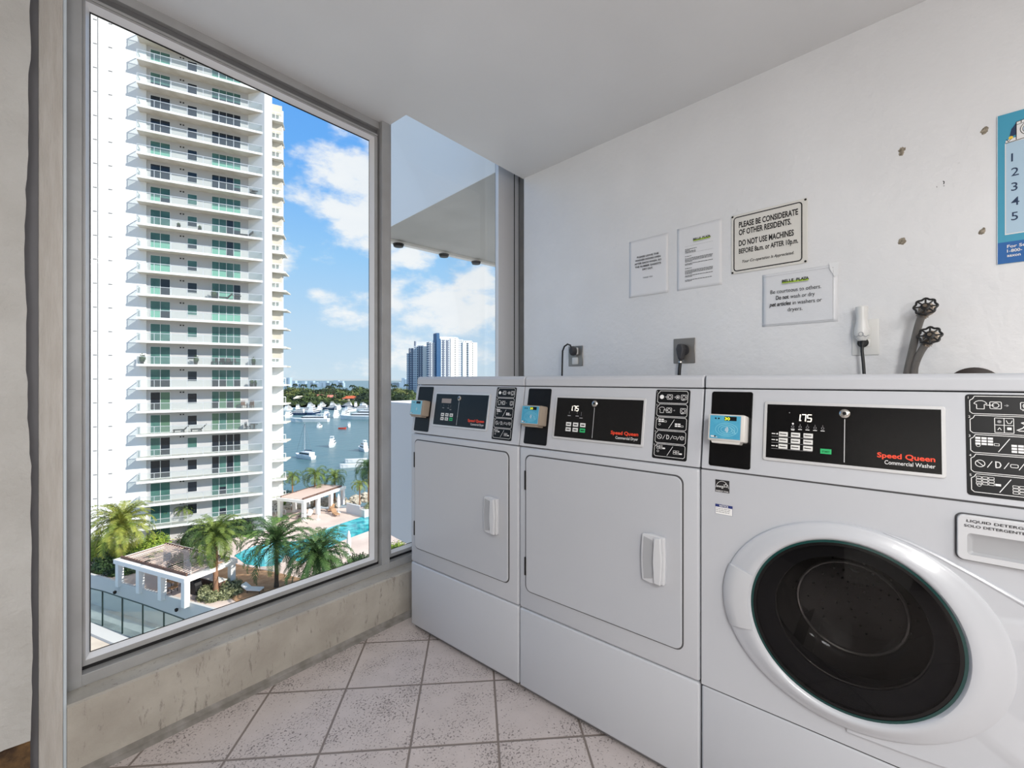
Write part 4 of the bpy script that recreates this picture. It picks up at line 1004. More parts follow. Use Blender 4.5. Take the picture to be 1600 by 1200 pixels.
tag(rk.build('seawall_rocks', m_rock), 'pale boulders of the seawall between pool deck and bay', 'rocks', kind='stuff')

# ================================================================== plants
def leafmat(name, c1, c2, ns=3):
    m = mat(name, c1, .55, col2=c2, nscale=ns, spec=.3); return m
m_frond = leafmat('palm_frond_green', (122, 138, 62), (66, 92, 44), 1.2)
m_frond2 = leafmat('palm_frond_dark', (84, 112, 58), (44, 72, 40), 1.2)
m_frondy = leafmat('palm_frond_yellow', (158, 160, 70), (96, 116, 46), 1.0)
m_leafy = leafmat('yellow_green_leaves', (150, 168, 62), (74, 104, 34), 1.5)
m_leafd = leafmat('dark_leaves', (62, 86, 44), (34, 54, 30), 1.5)
m_leafg = leafmat('grey_green_leaves', (168, 170, 130), (84, 92, 58), 3)
m_trunk = mat('palm_trunk', (168, 128, 100), .9, col2=(120, 86, 64), nscale=9, bump=.8, bscale=12, stretch=(1, 1, 5))
m_trunkd = mat('dark_palm_trunk', (96, 82, 66), .9, col2=(66, 54, 44), nscale=9, bump=.8, bscale=12, stretch=(1, 1, 5))
def frond(mb, base, az, el, Ln, rr, leaf=.24, droop=1.0, n=30):
    pts = []; p = Vector(base); e = el; seg = Ln/12
    for i in range(13):
        pts.append(p.copy()); d = Vector((math.cos(az)*math.cos(e), math.sin(az)*math.cos(e), math.sin(e))); p = p + d*seg; e -= (.05 + .020*i)*droop
    mb.tube(pts, [.045*Ln/3.2*(1-.9*i/12) for i in range(13)], 4, 0)
    side = Vector((-math.sin(az), math.cos(az), 0))
    for k in range(2, n):
        t = k/n; f = t*12; i = min(int(f), 11); q = pts[i].lerp(pts[i+1], f-i); tg = (pts[i+1]-pts[i]).normalized(); upv = side.cross(tg)
        l = leaf*Ln*math.sin(math.pi*(t*.86+.1))**.7
        for s_ in (-1, 1):
            dv = (side*s_*.8 + tg*.65 + upv*rr.uniform(-.35, .15)).normalized(); w = tg*(.018*Ln/2*1.5); tip = q + dv*l - Vector((0, 0, l*.22*rr.random()*2)); mid = q + dv*l*.5
            mb.add([q - w*.6, mid - w, tip, mid + w, q + w*.6], [(0, 1, 2, 3, 4)])
_crown = {}
def crown_mesh(seed, n, Ln, elmin, elmax, leaf, droop, mats):
    k = (seed, n, Ln, elmin, elmax, leaf, droop, mats.name)
    if k not in _crown:
        mb = MB(); rr = random.Random(seed)
        for i in range(n):
            t = (i+.5)/n; el = math.radians(elmin + (elmax-elmin)*t**.8); az = i*2.39996 + rr.uniform(-.2, .2)
            frond(mb, (math.cos(az)*.12, math.sin(az)*.12, .1*t), az, el, Ln*rr.uniform(.85, 1.1)*(1-.15*t), rr, leaf, droop)
        o = mb.build('crown', mats); _crown[k] = o.data; bpy.data.objects.remove(o)
    return _crown[k]
def palm(base, h, Ln, label, seed=1, n=46, elmin=-48, elmax=82, leaf=.17, droop=1.0, m=None, tr=.2, lean=(0, 0), mt=None, group=None, name='date_palm'):
    r = empty(name, base); tag(r, label, 'palm tree', group)
    pts = [Vector((lean[0]*t*t, lean[1]*t*t, h*t)) for t in [i/8 for i in range(9)]]
    mb = MB(); mb.tube(pts, [tr*(1.25 if i == 0 else 1 - .25*i/8) for i in range(9)], 10); mb.build('trunk', mt or m_trunk, r)
    c = bpy.data.objects.new('crown', crown_mesh(seed, n, Ln, elmin, elmax, leaf, droop, m or m_frond)); COL.objects.link(c); c.parent = r; c.location = pts[-1]; c.rotation_euler = (0, 0, seed*1.7)
    return r
def shrub_mb(sx, sy, sz, n, leaf, seed, flat=.0):
    mb = MB(); rr = random.Random(seed)
    for i in range(n):
        th = rr.uniform(0, 2*math.pi); u = rr.random(); ph = math.asin(u**.8); d = Vector((math.cos(th)*math.cos(ph), math.sin(th)*math.cos(ph), math.sin(ph)))
        k = rr.uniform(.72, 1.0)*(1+.18*mnoise.noise(d*2.5+Vector((seed, 0, 0)))); p = Vector((d.x*sx*k, d.y*sy*k, d.z*sz*k + .05))
        a = Vector((rr.uniform(-1, 1), rr.uniform(-1, 1), rr.uniform(-.4, 1))).normalized(); b_ = a.cross(d)
        if b_.length < .05: continue
        b_.normalize(); l = leaf*rr.uniform(.6, 1.3)
        mb.add([p - a*l, p + b_*l*.4, p + a*l, p - b_*l*.4], [(0, 1, 2, 3)])
    bm = bmesh.new(); bmesh.ops.create_icosphere(bm, subdivisions=3, radius=1)
    for v in bm.verts: v.co = Vector((v.co.x*sx*.74, v.co.y*sy*.74, max(v.co.z, -.02)*sz*.74)) * (1+.12*mnoise.noise(v.co*3+Vector((seed, 0, 0))))
    mb.bm(bm, 0, None, True)
    return mb
_sh = {}
def shrub(name, base, sx, sy, sz, label, m, seed=1, n=500, leaf=.16, rz=0, cat='shrub', group=None):
    k = (sx, sy, sz, n, leaf, seed, m.name)
    if k not in _sh: o = shrub_mb(sx, sy, sz, n, leaf, seed).build(name, m); _sh[k] = o.data
    else: o = bpy.data.objects.new(name, _sh[k]); COL.objects.link(o)
    o.location = base; o.rotation_euler = (0, 0, rz); tag(o, label, cat, group); return o
def ztop(px, py, f): return -(py-593)/698.0*f
def palm_px(bx, by, cy, rpx, label, lvl=DK, **k):
    f = -lvl*698/(by-593); b = gz(bx, by, lvl); h = ztop(bx, cy, f) - lvl
    return palm(b, h, rpx/698*f*1.24, label, **k)
palm_px(240, 873, 806, 46, 'stout yellow-green palm beside the left end of the near pergola', seed=1, n=70, m=m_frondy, tr=.32, elmin=-62).location = gz(189, 888, DK)
palm_px(337, 929, 836, 42, 'tall palm with a brown trunk in the round planting bed', seed=2, n=62, elmin=-55, tr=.24)
palm_px(432, 917, 846, 56, 'dark-trunked palm behind the window sill, left of the bushiest palm', seed=3, n=48, elmin=-35, tr=.2, m=m_frond2, mt=m_trunkd, leaf=.14)
palm_px(497, 938, 866, 54, 'bushiest palm, low over the window sill in front of the pool', seed=4, n=80, elmin=-60, tr=.28, m=m_frond2, mt=m_trunkd, leaf=.15)
palm_px(492, 790, 742, 22, 'coconut palm leaning by the seawall, left of its neighbour', seed=5, n=22, elmin=-30, elmax=75, leaf=.26, droop=1.5, tr=.16, m=m_frond, name='coconut_palm')
palm_px(523, 784, 745, 21, 'coconut palm at the seawall below the two anchored motor boats', seed=6, n=22, elmin=-30, elmax=75, leaf=.26, droop=1.5, tr=.16, m=m_frond, name='coconut_palm')
palm_px(457, 797, 744, 17, 'small coconut palm close against the tower edge', seed=7, n=18, elmin=-35, elmax=70, leaf=.26, droop=1.6, tr=.13, m=m_frond, name='coconut_palm')
palm_px(576, 790, 730, 26, 'coconut palm half hidden by the window frame', seed=8, n=26, elmin=-40, elmax=75, leaf=.26, droop=1.5, tr=.16, m=m_frond2, name='coconut_palm')
palm_px(562, 795, 757, 14, 'short palm in front of the half hidden coconut palm', seed=9, n=20, elmin=-30, elmax=75, leaf=.24, droop=1.4, tr=.12, m=m_frondy, name='coconut_palm')
palm_px(263, 840, 797, 17, 'slender multi-stem palm against the tower base, left of its twin', seed=10, n=24, elmin=-40, elmax=70, leaf=.2, droop=1.6, tr=.09, m=m_frond, name='slender_palm')
palm_px(287, 840, 796, 16, 'slender palm against the tower base, right of its twin', seed=11, n=24, elmin=-40, elmax=70, leaf=.2, droop=1.6, tr=.09, m=m_frond, name='slender_palm')
palm_px(146, 855, 782, 16, 'palm crown cut off by the left window frame', seed=12, n=30, elmin=-40, elmax=75, leaf=.2, tr=.12, m=m_frond2, name='slender_palm')
# shrubs
for i, (px, py, f, s_, lab, mm) in enumerate(((152, 872, 53, 2.4, 'yellow-green bush under the stout palm at the left frame', m_leafy), (215, 873, 52.5, 2.0, 'bush right of the stout palm trunk, behind the pergola', m_leafy),
        (240, 858, 55, 2.0, 'leafy bush behind the back corner of the near pergola', m_leafy), (222, 838, 60, 2.4, 'tall dark green bush at the foot of the tower', m_leafd),
        (168, 900, 49.5, 1.9, 'dark low bush in shade left of the near pergola', m_leafd), (205, 885, 50, 1.6, 'dark low bush seen through the pergola columns', m_leafd),
        (165, 840, 58, 2.6, 'tall dark bush behind the stout palm', m_leafd))):
    shrub('bush', rf((px-800)/698*f, f, DK), s_, s_, s_*1.05, lab, mm, seed=i+2, n=900, leaf=.17)
c = gz(337, 931, DK) - nrm*.5
for i in range(9):
    a = 2*math.pi*i/8; d = Vector((math.cos(a), math.sin(a), 0))*(1.35 if i < 8 else .5)
    shrub('planter_shrub', c + d, .75, .75, .85, 'grey-green shrub in the round bed at the foot of the brown-trunked palm', m_leafg, seed=40 + i % 3, n=420, leaf=.13, rz=i, group='shrubs round the planted palm')
shrub('bush', gz(560, 890, DK), 2.0, 1.5, 1.7, 'green bush at the lower right corner of the big window', m_leafd, seed=21, n=900, leaf=.16)
shrub('bush', gz(520, 905, DK), 1.6, 1.3, 1.3, 'green bush under the bushiest palm', m_leafg, seed=22, n=700, leaf=.15)
shrub('bush', gz(622, 872, DK), 2.2, 2.2, 2.0, 'yellow-green bush seen below the grey balcony parapet', m_leafy, seed=23, n=1200, leaf=.15)
for i, (px, py) in enumerate(((300, 850), (318, 846), (338, 842), (358, 838), (378, 833))):
    shrub('clipped_bush', gz(px, py, DK), 1.7, 1.7, 2.2, 'dark clipped bush in the row along the foot of the tower', m_leafd, seed=25+i % 2, n=600, leaf=.15, group='clipped bushes along the tower foot')
for i, (px, py) in enumerate(((425, 797), (436, 790), (446, 786))):
    shrub('clipped_bush', gz(px, py, DK), 1.8, 1.8, 2.4, ('low bush nearest the corner of the tower', 'bush between tower corner and far pergola', 'bush behind the first column of the far pergola')[i], (m_leafd, m_leafy, m_leafd)[i], seed=28+i, n=600, leaf=.17)

# ================================================================== pergolas
m_perg = mat('white_pergola_paint', (236, 234, 230), .6)
m_slat = mat('pinkish_louvre', (214, 190, 178), .7)
m_brown = mat('brown_wall', (112, 84, 72), .8, col2=(92, 68, 58), nscale=3)
def pergola(name, O, u, v, Lu, Lv, h, nu, label, slats, three=3):
    """O front-left corner on the deck; u along the front, v towards the back"""
    r = empty(name, O); tag(r, label, 'pergola')
    T = Matrix(((u.x, v.x, 0, 0), (u.y, v.y, 0, 0), (0, 0, 1, 0), (0, 0, 0, 1)))
    for j in (0, 1):
        for i in range(nu):
            x = (Lu-.5)*i/(nu-1); y = 0 if j == 0 else Lv-.5
            MB().box(x, x+.5, y, y+.5, 0, h-.4, 0, T).build('column', m_perg, r)
    bm_ = MB(); bm_.box(-.15, Lu+.15, -.1, .35, h-.42, h, 0, T); bm_.build('beam', m_perg, r)
    bm_ = MB(); bm_.box(-.15, Lu+.15, Lv-.35, Lv+.1, h-.42, h, 0, T); bm_.build('beam', m_perg, r)
    bm_ = MB(); bm_.box(-.15, .3, .35, Lv-.35, h-.42, h, 0, T); bm_.build('beam', m_perg, r)
    bm_ = MB(); bm_.box(Lu-.3, Lu+.15, .35, Lv-.35, h-.42, h, 0, T); bm_.build('beam', m_perg, r)
    for s_ in range(three):
        x0 = .2 + (Lu-.4)*s_/three; x1 = .2 + (Lu-.4)*(s_+1)/three - .15
        k = slats//three
        for i in range(k):
            a = x0 + (x1-x0)*(i+.5)/k
            q = MB(); M_ = T @ Matrix.Translation((a, 0, h+.10)) @ Matrix.Rotation(math.radians(-24), 4, 'Y'); wd = (x1-x0)/k*.47
            q.box(-wd, wd, .5, Lv-.4, -.03, .03, 0, M_); q.build('louvre', m_slat, r)
        MB().box(x0, x1, .35, .50, h, h+.24, 0, T).build('louvre_frame', m_brown, r); MB().box(x0, x1, Lv-.5, Lv-.35, h, h+.24, 0, T).build('louvre_frame', m_brown, r)
    return r
A1 = gz(180, 874, DK+2.75); A1.z = DK+EYE; B1 = gz(288, 904, DK+2.75); B1.z = DK+EYE
u1 = (B1-A1).normalized(); v1 = Vector((-u1.y, u1.x, 0)); 
if v1.dot(A1) < 0: v1 = -v1
pergola('pergola', A1, u1, v1, (B1-A1).length, 4.9, 2.75, 4, 'near white pergola with pinkish roof louvres above the podium wall', 24)
F2 = gz(475, 782, DK+3.0); F2.z = DK+EYE; R2 = gz(539, 760, DK+3.0); R2.z = DK+EYE; v2 = (R2-F2); L2 = v2.length; v2.normalize(); u2 = Vector((-v2.y, v2.x, 0))
if u2.dot(gz(442, 773, DK+3) - F2) < 0: u2 = -u2
# long side along v2: run the columns along it
pergola('pergola', F2, v2, u2, L2, 5.0, 3.0, 4, 'far white pergola beside the swimming pool', 24)
# white screen wall continuing from the far pergola and planters
w = MB(); a_ = gz(541, 801, DK); b_2 = gz(562, 806, DK); w.prism([(a_.x, a_.y), (b_2.x, b_2.y), (b_2.x+.3, b_2.y+.3), (a_.x+.3, a_.y+.3)], DK+EYE, DK+EYE+1.5, 'z'); tag(w.build('screen_wall', m_stuccog), 'low white wall beyond the last column of the far pergola', 'wall')
for i, (px, py) in enumerate(((580, 804),)):
    c = gz(px, py, DK); w = empty('planter_box', c); tag(w, 'white planter box with pale flowers at the window edge', 'planter'); MB().box(-1.6, 1.6, -.7, .7, 0, 1.1).build('box', m_wallw, w); s_ = shrub_mb(1.4, .6, 1.0, 300, .14, 61).build('flowers', m_leafg, w); s_.location = (0, 0, 1.1)
# furniture inside the near pergola
_u, _v = u1, v1
shrub('bush', A1 + u1*1.2 + v1*6.6, 2.6, 1.6, 2.0, 'dark green bush seen through the first opening of the near pergola', m_leafd, seed=33, n=900, leaf=.17)
shrub('bush', A1 - u1*3.2 + v1*2.6, 2.2, 1.8, 1.5, 'dark low bush just left of the near pergola, above the podium wall', m_leafd, seed=34, n=800, leaf=.17)
m_furn = mat('dark_patio_furniture', (70, 62, 56), .6)
T1 = Matrix(((u1.x, v1.x, 0, 0), (u1.y, v1.y, 0, 0), (0, 0, 1, 0), (0, 0, 0, 1)))
def inper(x, y): return A1 + u1*x + v1*y
r = empty('patio_table', inper(5.2, 2.2)); tag(r, 'patio table standing under the near pergola', 'table'); MB().box(-1, 1, -.5, .5, .7, .76, 0, T1).build('tabletop', m_sand, r)
for x in (-.9, .85):
    for y in (-.45, .4): MB().box(x, x+.06, y, y+.06, 0, .7, 0, T1).build('leg', m_furn, r)
r = empty('outdoor_counter', inper(9.4, 3.6)); tag(r, 'brown-faced counter with white top under the near pergola', 'counter'); MB().box(-1.9, 1.6, -.3, .3, 0, 1.0, 0, T1).build('counter_body', m_brown, r); MB().box(-2, 1.7, -.4, .4, 1.0, 1.08, 0, T1).build('counter_top', m_perg, r)
r = empty('barbecue_grill', inper(8.9, 2.3)); tag(r, 'covered black grill standing under the near pergola', 'grill'); q = MB(); q.prism([(-.7, 0), (.7, 0), (.6, .9), (.35, 1.35), (-.3, 1.4), (-.6, .95)], -.35, .35, 'y', 0, T1); q.build('grill_cover', m_gask, r, bevel=.08)
for i in range(2):
    r = empty('patio_chair', inper(6.6 + i*.9, 1.6 + i*.8)); tag(r, ('patio chair beside the table under the near pergola', 'patio chair between table and grill under the near pergola')[i], 'chair')
    MB().box(-.3, .3, -.3, .3, .4, .46, 0, T1).build('seat', m_sand, r); MB().box(-.3, .3, .26, .32, .46, .95, 0, T1).build('backrest', m_sand, r)
    for x in (-.3, .25):
        for y in (-.3, .25): MB().box(x, x+.05, y, y+.05, 0, .4, 0, T1).build('leg', m_furn, r)
# closed white umbrellas and loungers on the pool deck
def umbrella(px, py, label):
    r = empty('closed_umbrella', gz(px, py, DK)); tag(r, label, 'umbrella'); q = MB(); q.lathe([(.3, 0), (.3, .08), (.05, .1), (.05, .9)], 14); q.build('pole', m_perg, r)
    q = MB(); q.lathe([(.05, .8), (.22, .95), (.26, 1.6), (.2, 2.4), (.08, 2.9), (0, 3.0)], 14); q.build('canopy', m_perg, r)
umbrella(497, 812, 'closed white umbrella between the far pergola and the deck'); umbrella(529, 801, 'closed white umbrella at the far end of the far pergola'); umbrella(545, 868, 'white closed umbrella beside the pool, near the window corner')
def lounger(px, py, rz, label, m):
    r = empty('deck_lounger', gz(px, py, DK), rz); tag(r, label, 'lounger')
    MB().box(-.95, .4, -.35, .35, .28, .40).build('mattress', m, r); q = MB(); q.prism([(.4, .28), (1.0, .75), (.95, .85), (.35, .40)], -.35, .35, 'y'); q.build('backrest', m, r)
    for x in (-.9, .35):
        for y in (-.32, .27): MB().box(x, x+.05, y, y+.05, 0, .28).build('leg', m_furn, r)
m_tan = mat('tan_cushion', (176, 138, 104), .8)
lounger(472, 808, .9, 'dark lounger under the near end of the far pergola', m_furn); lounger(484, 806, .9, 'white lounger under the far pergola', m_perg); lounger(518, 798, .9, 'tan lounger under the far pergola beside the last umbrella', m_tan); lounger(524, 805, 1.4, 'tan lounger standing free on the deck', m_tan)
lounger(395, 925, 2.2, 'white lounger at the edge of the brown bed above the window frame', m_perg)

# ================================================================== glass windbreak fence on the lower level
m_fg = glassy('fence_glass', (.86, .93, .93), fmul=.4)
m_dkg = mat('dark_green_metal', (22, 44, 40), .5)
fp = [(100, 962), (160, 978), (191, 990), (223, 1002), (256, 1016), (287, 1029)]
P = [gz(x, y, GR) for x, y in fp]; r = empty('glass_fence', P[0]); tag(r, 'glass windbreak fence with dark green posts below the podium wall', 'fence')
hF = 3.35
for i, p in enumerate(P):
    q = MB(); q.box(p.x-P[0].x-.05, p.x-P[0].x+.05, p.y-P[0].y-.05, p.y-P[0].y+.05, 0, hF); q.build('post', m_dkg, r)
    if i < len(P)-1:
        a_, b_2 = p-P[0], P[i+1]-P[0]; q = MB(); q.add([a_, b_2, b_2+Vector((0, 0, hF-.05)), a_+Vector((0, 0, hF-.05))], [(0, 1, 2, 3)]); g_ = q.build('glass_panel', m_fg, r); thick(g_, .02)
        q = MB(); q.tube([a_+Vector((0, 0, hF)), b_2+Vector((0, 0, hF))], .05, 6); q.build('rail', m_dkg, r)
# ================================================================== the apartment tower
m_tw = mat('tower_white_paint', (236, 236, 234), .8)
m_tg = mat('tower_grey_wall', (196, 195, 195), .85)
m_ts = mat('tower_soffit', (214, 208, 198), .85, col2=(198, 190, 178), nscale=.8)
m_tframe = mat('tower_window_frame', (222, 224, 224), .5)
m_tan2 = mat('tower_beige_band', (196, 190, 178), .85)
m_pt = mat('teal_tower_pane', (84, 124, 116), .12, col2=(58, 98, 92), nscale=.6)
m_pl = mat('pale_green_blind', (120, 178, 158), .35)
m_pd = mat('dark_tower_pane', (34, 42, 52), .1)
m_pg = mat('green_tower_pane', (92, 124, 104), .12)
m_rg = glassy('railing_glass', (.93, .96, .96), opaque=(236, 240, 240, .05), fmul=.3)
m_rm = mat('railing_metal', (206, 210, 214), .4, metal=.3)
m_rmd = mat('dark_rigging_metal', (96, 104, 116), .5)  # darker grey metal, used only for the sailboat rigging
m_seamd = mat('panel_joint', (120, 120, 122), .8)
def lwp(a, d):   # facade coordinates -> world xy (a along the facade to the right, d depth away from the front edge)
    r = -46.84 + .884*a - .467*d; f = 55.7 + .467*a + .884*d
    return rf(r, f, 0)
TO = lwp(0, 0); TO.z = 0
ax = (lwp(1, 0) - lwp(0, 0)); dx_ = (lwp(0, 1) - lwp(0, 0))
TT = Matrix(((ax.x, dx_.x, 0, 0), (ax.y, dx_.y, 0, 0), (0, 0, 1, 0), (0, 0, 0, 1)))     # local: x along, y deep, z up (eye-relative)
def a_of(px, d=1.6):
    k = (px-800)/698.0      # r = k f ; solve for a at depth d
    # -46.84+.884a-.467d = k(55.7+.467a+.884d)
    return (k*(55.7+.884*d) + 46.84 + .467*d) / (.884 - .467*k)
tower = empty('apartment_tower', TO + Vector((0, 0, 0)))
tower.location = (TO.x, TO.y, EYE); tag(tower, 'tall white balcony apartment tower filling the left of the big window', 'building')
ST = 2.95; Z0 = -12.93      # storey height, level of the balcony 17 below the topmost full one
KL = range(-3, 22)
Wd = 13.9; DP = 1.6
aL = a_of(138) - 2
# body
zb, zt = DK, Z0 + ST*21.5
b = MB(); b.box(-9.5, Wd+.3, DP, 9, zb, zt, 0, TT); b.build('body_wall', m_tg, tower)
aw0 = a_of(388)
b = MB(); b.prism([(aw0, DP-.02), (aw0, DP+.5), (Wd+1.0, DP+.5), (Wd+1.0, -.25), (Wd+.1, -.25)], zb, zt, 'z', 0, TT); b.build('side_wall', m_tw, tower)
xs = a_of(229)
b = MB(); b.box(-9.5, xs, DP-.12, DP+.2, zb, zt, 0, TT); b.build('side_panel', m_tw, tower)
xj = a_of(153, DP-.12)
b = MB(); b.box(xj-.03, xj+.03, DP-.16, DP-.11, zb, zt, 0, TT)
for k in KL:
    z = Z0 + ST*k + 1.2
    for pxa, pxb in ((146, 152), (170, 176)): b.box(a_of(pxa), a_of(pxb), DP-.15, DP-.11, z-.05, z+.05, 0, TT)
tag(b.build('panel_joint', m_seamd, tower), kind='stuff')
# one balcony: slab, front glass rail, left return
sl = MB(); sl.box(-.0, Wd, 0, DP+.05, -.12, .12, 0, TT); sl.box(-.02, Wd, -.03, .1, -.14, .14, 1, TT)
slab0 = sl.build('balcony_slab', [m_ts, m_tw], tower)
rg = MB(); rg.box(.1, Wd-.1, .04, .06, .12, 1.05, 0, TT); rg.box(.03, .05, .1, DP-.2, .2, 1.0, 0, TT); rgo = rg.build('railing_glass', m_rg, slab0)
rl = MB(); rl.box(.0, Wd-.05, .02, .09, 1.05, 1.11, 0, TT)
for i in range(9): x = .05 + (Wd-.2)*i/8; rl.box(x-.025, x+.025, .03, .08, .12, 1.08, 0, TT)
rlo = rl.build('railing', m_rm, slab0)
rl = MB(); rl.box(.0, .07, .05, DP-.15, 1.02, 1.11, 0, TT); rl.box(0, .12, DP-.3, DP-.15, .1, 1.1, 0, TT); rl.box(0, .07, .04, .12, .1, 1.1, 0, TT)
lo = rl.build('side_railing', m_rm, slab0)
for k in KL:
    o = slab0 if k == KL[0] else copy_tree(slab0, tower)
    o.location = (0, 0, Z0 + ST*k)
rr = random.Random(21)
def window(x0, x1, z0, z1, cols, panes, name='window', d=DP, low=None):
    f = MB(); w = .05
    f.box(x0, x1, d-.05, d+.02, z0, z0+w, 0, TT); f.box(x0, x1, d-.05, d+.02, z1-w, z1, 0, TT)
    for i in range(cols+1):
        x = x0 + (x1-x0)*i/cols; f.box(x-w/2, x+w/2, d-.05, d+.02, z0, z1, 0, TT)
    fo = f.build(name, m_tframe, tower)
    p = MB(); mats = []
    for i in range(cols):
        a, b_ = x0+(x1-x0)*i/cols, x0+(x1-x0)*(i+1)/cols; m1, m2 = panes[i]
        for m_, za, zb_ in ((m1, z0+(z1-z0)*.45, z1), (m2, z0, z0+(z1-z0)*.45)):
            if m_ not in mats: mats.append(m_)
            p.box(a, b_, d-.02, d+.01, za, zb_, mats.index(m_), TT)
    p.build('pane', mats, fo)
PK = {0: 'd', 1: 'd', 2: 'g', 3: 'g', 4: 'td', 5: 't', 6: 't', 7: 'tl', 8: 'tl', 9: 'tl', 10: 'tl', 11: 't', 12: 'tl', 13: 'd', 14: 'tl', 15: 'd', 16: 'd', 17: 'td', 18: 'tl', 19: 'd', 20: 't'}
MM = {'t': (m_pt, m_pt), 'd': (m_pd, m_pd), 'g': (m_pg, m_pg), 'tl': (m_pt, m_pl), 'td': (m_pt, m_pd)}
for k in range(-3, 21):
    z = Z0 + ST*k + .12; st = PK.get(k, 't')
    p = lambda s=st: MM[s if rr.random() < .8 else rr.choice(['t', 'd', 'tl', 'td'])]
    window(a_of(235), a_of(266), z, z+2.35, 2, [p(), p()])
    window(a_of(293), a_of(308), z+.75, z+2.15, 1, [MM[rr.choice(['d', 'd', 't', 'td'])]])
    window(a_of(331), a_of(376), z, z+2.35, 4, [p(), p(), p(), p()])
    v = MB()
    for pa in (281, 285.5): v.box(a_of(pa), a_of(pa)+.16, DP-.04, DP, z+2.2, z+2.36, 0, TT)
    v.build('wall_vent', m_gask, tower)
# right wing, set further back
wx0, wd = a_of(419, 7.5), 7.5
wx1 = a_of(442, 7.5)
b = MB(); b.box(wx0-1.5, wx1+.1, wd+1.5, wd+9, zb, Z0+ST*18.9, 0, TT); b.box(wx0-.6, wx0+.5, wd-1.5, wd+2, zb, Z0+ST*19.8, 0, TT); b.build('wing_wall', m_tw, tower)
for k in range(-3, 19):
    z = Z0 + ST*(k) + .25; ext = 0 if k > 12 else min(.5, .12*(13-k))
    s_ = MB(); s_.prism([(wx0-.2, wd), (wx1+ext, wd), (wx1+.3+ext*1.8, wd+2.6), (wx0-.2, wd+2.6)], z-.12, z+.10, 'z', 0, TT); s_.box(wx0-.2, wx1+ext, wd-.04, wd+.02, z-.14, z+.14, 1, TT)
    so_ = s_.build('wing_balcony_slab', [m_ts, m_tw], tower)
    if k > 4:
        q = MB(); q.box(wx0, wx1-.1, wd+.9, wd+1.0, z+1.25, z+ST-.12, 0, TT); q.build('wing_band', m_tan2, so_)
        q = MB(); q.box(wx0, wx1-.15, wd+.7, wd+.75, z+.1, z+1.25, 0, TT); q.build('wing_pane', m_rg, so_)
        q = MB()
        for x in (wx0+.05, (wx0+wx1)/2, wx1-.15): q.box(x-.05, x+.05, wd, wd+.06, z+.1, z+1.2, 0, TT)
        q.box(wx0, wx1-.1, wd, wd+.06, z+1.15, z+1.25, 0, TT); q.build('wing_railing', m_tframe, so_)
    else:
        q = MB(); q.box(wx0, wx1+ext-.1, wd+.05, wd+.07, z+.1, z+1.05, 0, TT); q.build('wing_pane', m_rg, so_)
        q = MB(); q.box(wx0, wx1+ext-.05, wd, wd+.06, z+1.05, z+1.15, 0, TT)
        for x in (wx0+.05, (wx0+wx1)/2, wx1+ext-.1): q.box(x-.04, x+.04, wd, wd+.06, z+.1, z+1.15, 0, TT)
        q.build('wing_railing', m_tframe, so_)
# things left out on the balconies
def tl(a, d, k): v = TT @ Vector((a, d, 0)); return Vector((TO.x+v.x, TO.y+v.y, EYE + Z0 + ST*k + .12))
m_bf = mat('dark_balcony_furniture', (40, 38, 38), .6)
RZ = math.atan2(ax.y, ax.x)
def bchair(px, k, lab, m=m_bf, d=.8, rz=0.3, group=None):
    r = empty('balcony_chair', tl(a_of(px, d), d, k), RZ + rz); tag(r, lab, 'chair', group)
    MB().box(-.28, .28, -.28, .28, .38, .46).build('seat', m, r); MB().box(-.28, .28, .22, .30, .46, 1.0).build('backrest', m, r)
    for x in (-.27, .22):
        for y in (-.27, .22): MB().box(x, x+.05, y, y+.05, 0, .38).build('leg', m, r)
def blounger(px, k, lab, d=.8):
    r = empty('balcony_lounger', tl(a_of(px, d), d, k), RZ); tag(r, lab, 'lounger')
    MB().box(-.9, .3, -.3, .3, .28, .40).build('mattress', m_bf, r); q = MB(); q.prism([(.3, .28), (.85, .9), (.78, 1.0), (.25, .40)], -.3, .3, 'y'); q.build('backrest', m_bf, r)
    for x in (-.85, .2): MB().box(x, x+.06, -.3, .3, 0, .28).build('leg', m_bf, r)
def btable(px, k, lab, d=.8):
    r = empty('balcony_table', tl(a_of(px, d), d, k), RZ); tag(r, lab, 'table'); MB().box(-.5, .5, -.35, .35, .68, .74).build('tabletop', m_bf, r); q = MB(); q.box(-.05, .05, -.05, .05, 0, .68); q.box(-.3, .3, -.25, .25, 0, .04); q.build('pedestal', m_bf, r)
def bplant(px, k, lab, d=.8, s=1.0, group=None):
    r = empty('balcony_plant', tl(a_of(px, d), d, k)); tag(r, lab, 'potted plant', group); q = MB(); q.lathe([(0, 0), (.16, 0), (.22, .4), (0, .4)], 12); q.build('pot', m_bf, r)
    o = shrub_mb(.35*s, .35*s, .8*s, 90, .14, 70).build('leaves', m_leafd, r); o.location = (0, 0, .35)
bchair(395, 13, 'dark chair with its back to the rail, on the upper balcony that has a table', rz=.4); bchair(405, 13, 'dark chair at the right end of the upper balcony that has a table', rz=-.5); btable(400, 13, 'small dark table between two chairs on the upper right balcony')
bplant(405, 11, 'slim potted plant at the right end of the mid-height balcony'); bplant(279, 11, 'narrow dark planter on the mid-height balcony, left of the small window', s=.5); bplant(312, 11, 'narrow dark planter on the mid-height balcony, right of the small window', s=.5)
blounger(385, 11, 'low dark bench near the right end of the mid-height balcony')
bplant(334, 8, 'bushy potted plant in front of the four-pane window, on the balcony with the dark sofa', s=1.1); blounger(352, 8, 'dark sofa on the balcony with one bushy plant'); btable(370, 8, 'dark table at the end of the balcony with one bushy plant')
for i, px in enumerate((335, 346, 358, 369)): bchair(px, 5, 'dark chair lined up behind the rail of the most crowded balcony', rz=i*.7-1, group='chairs on the crowded balcony')
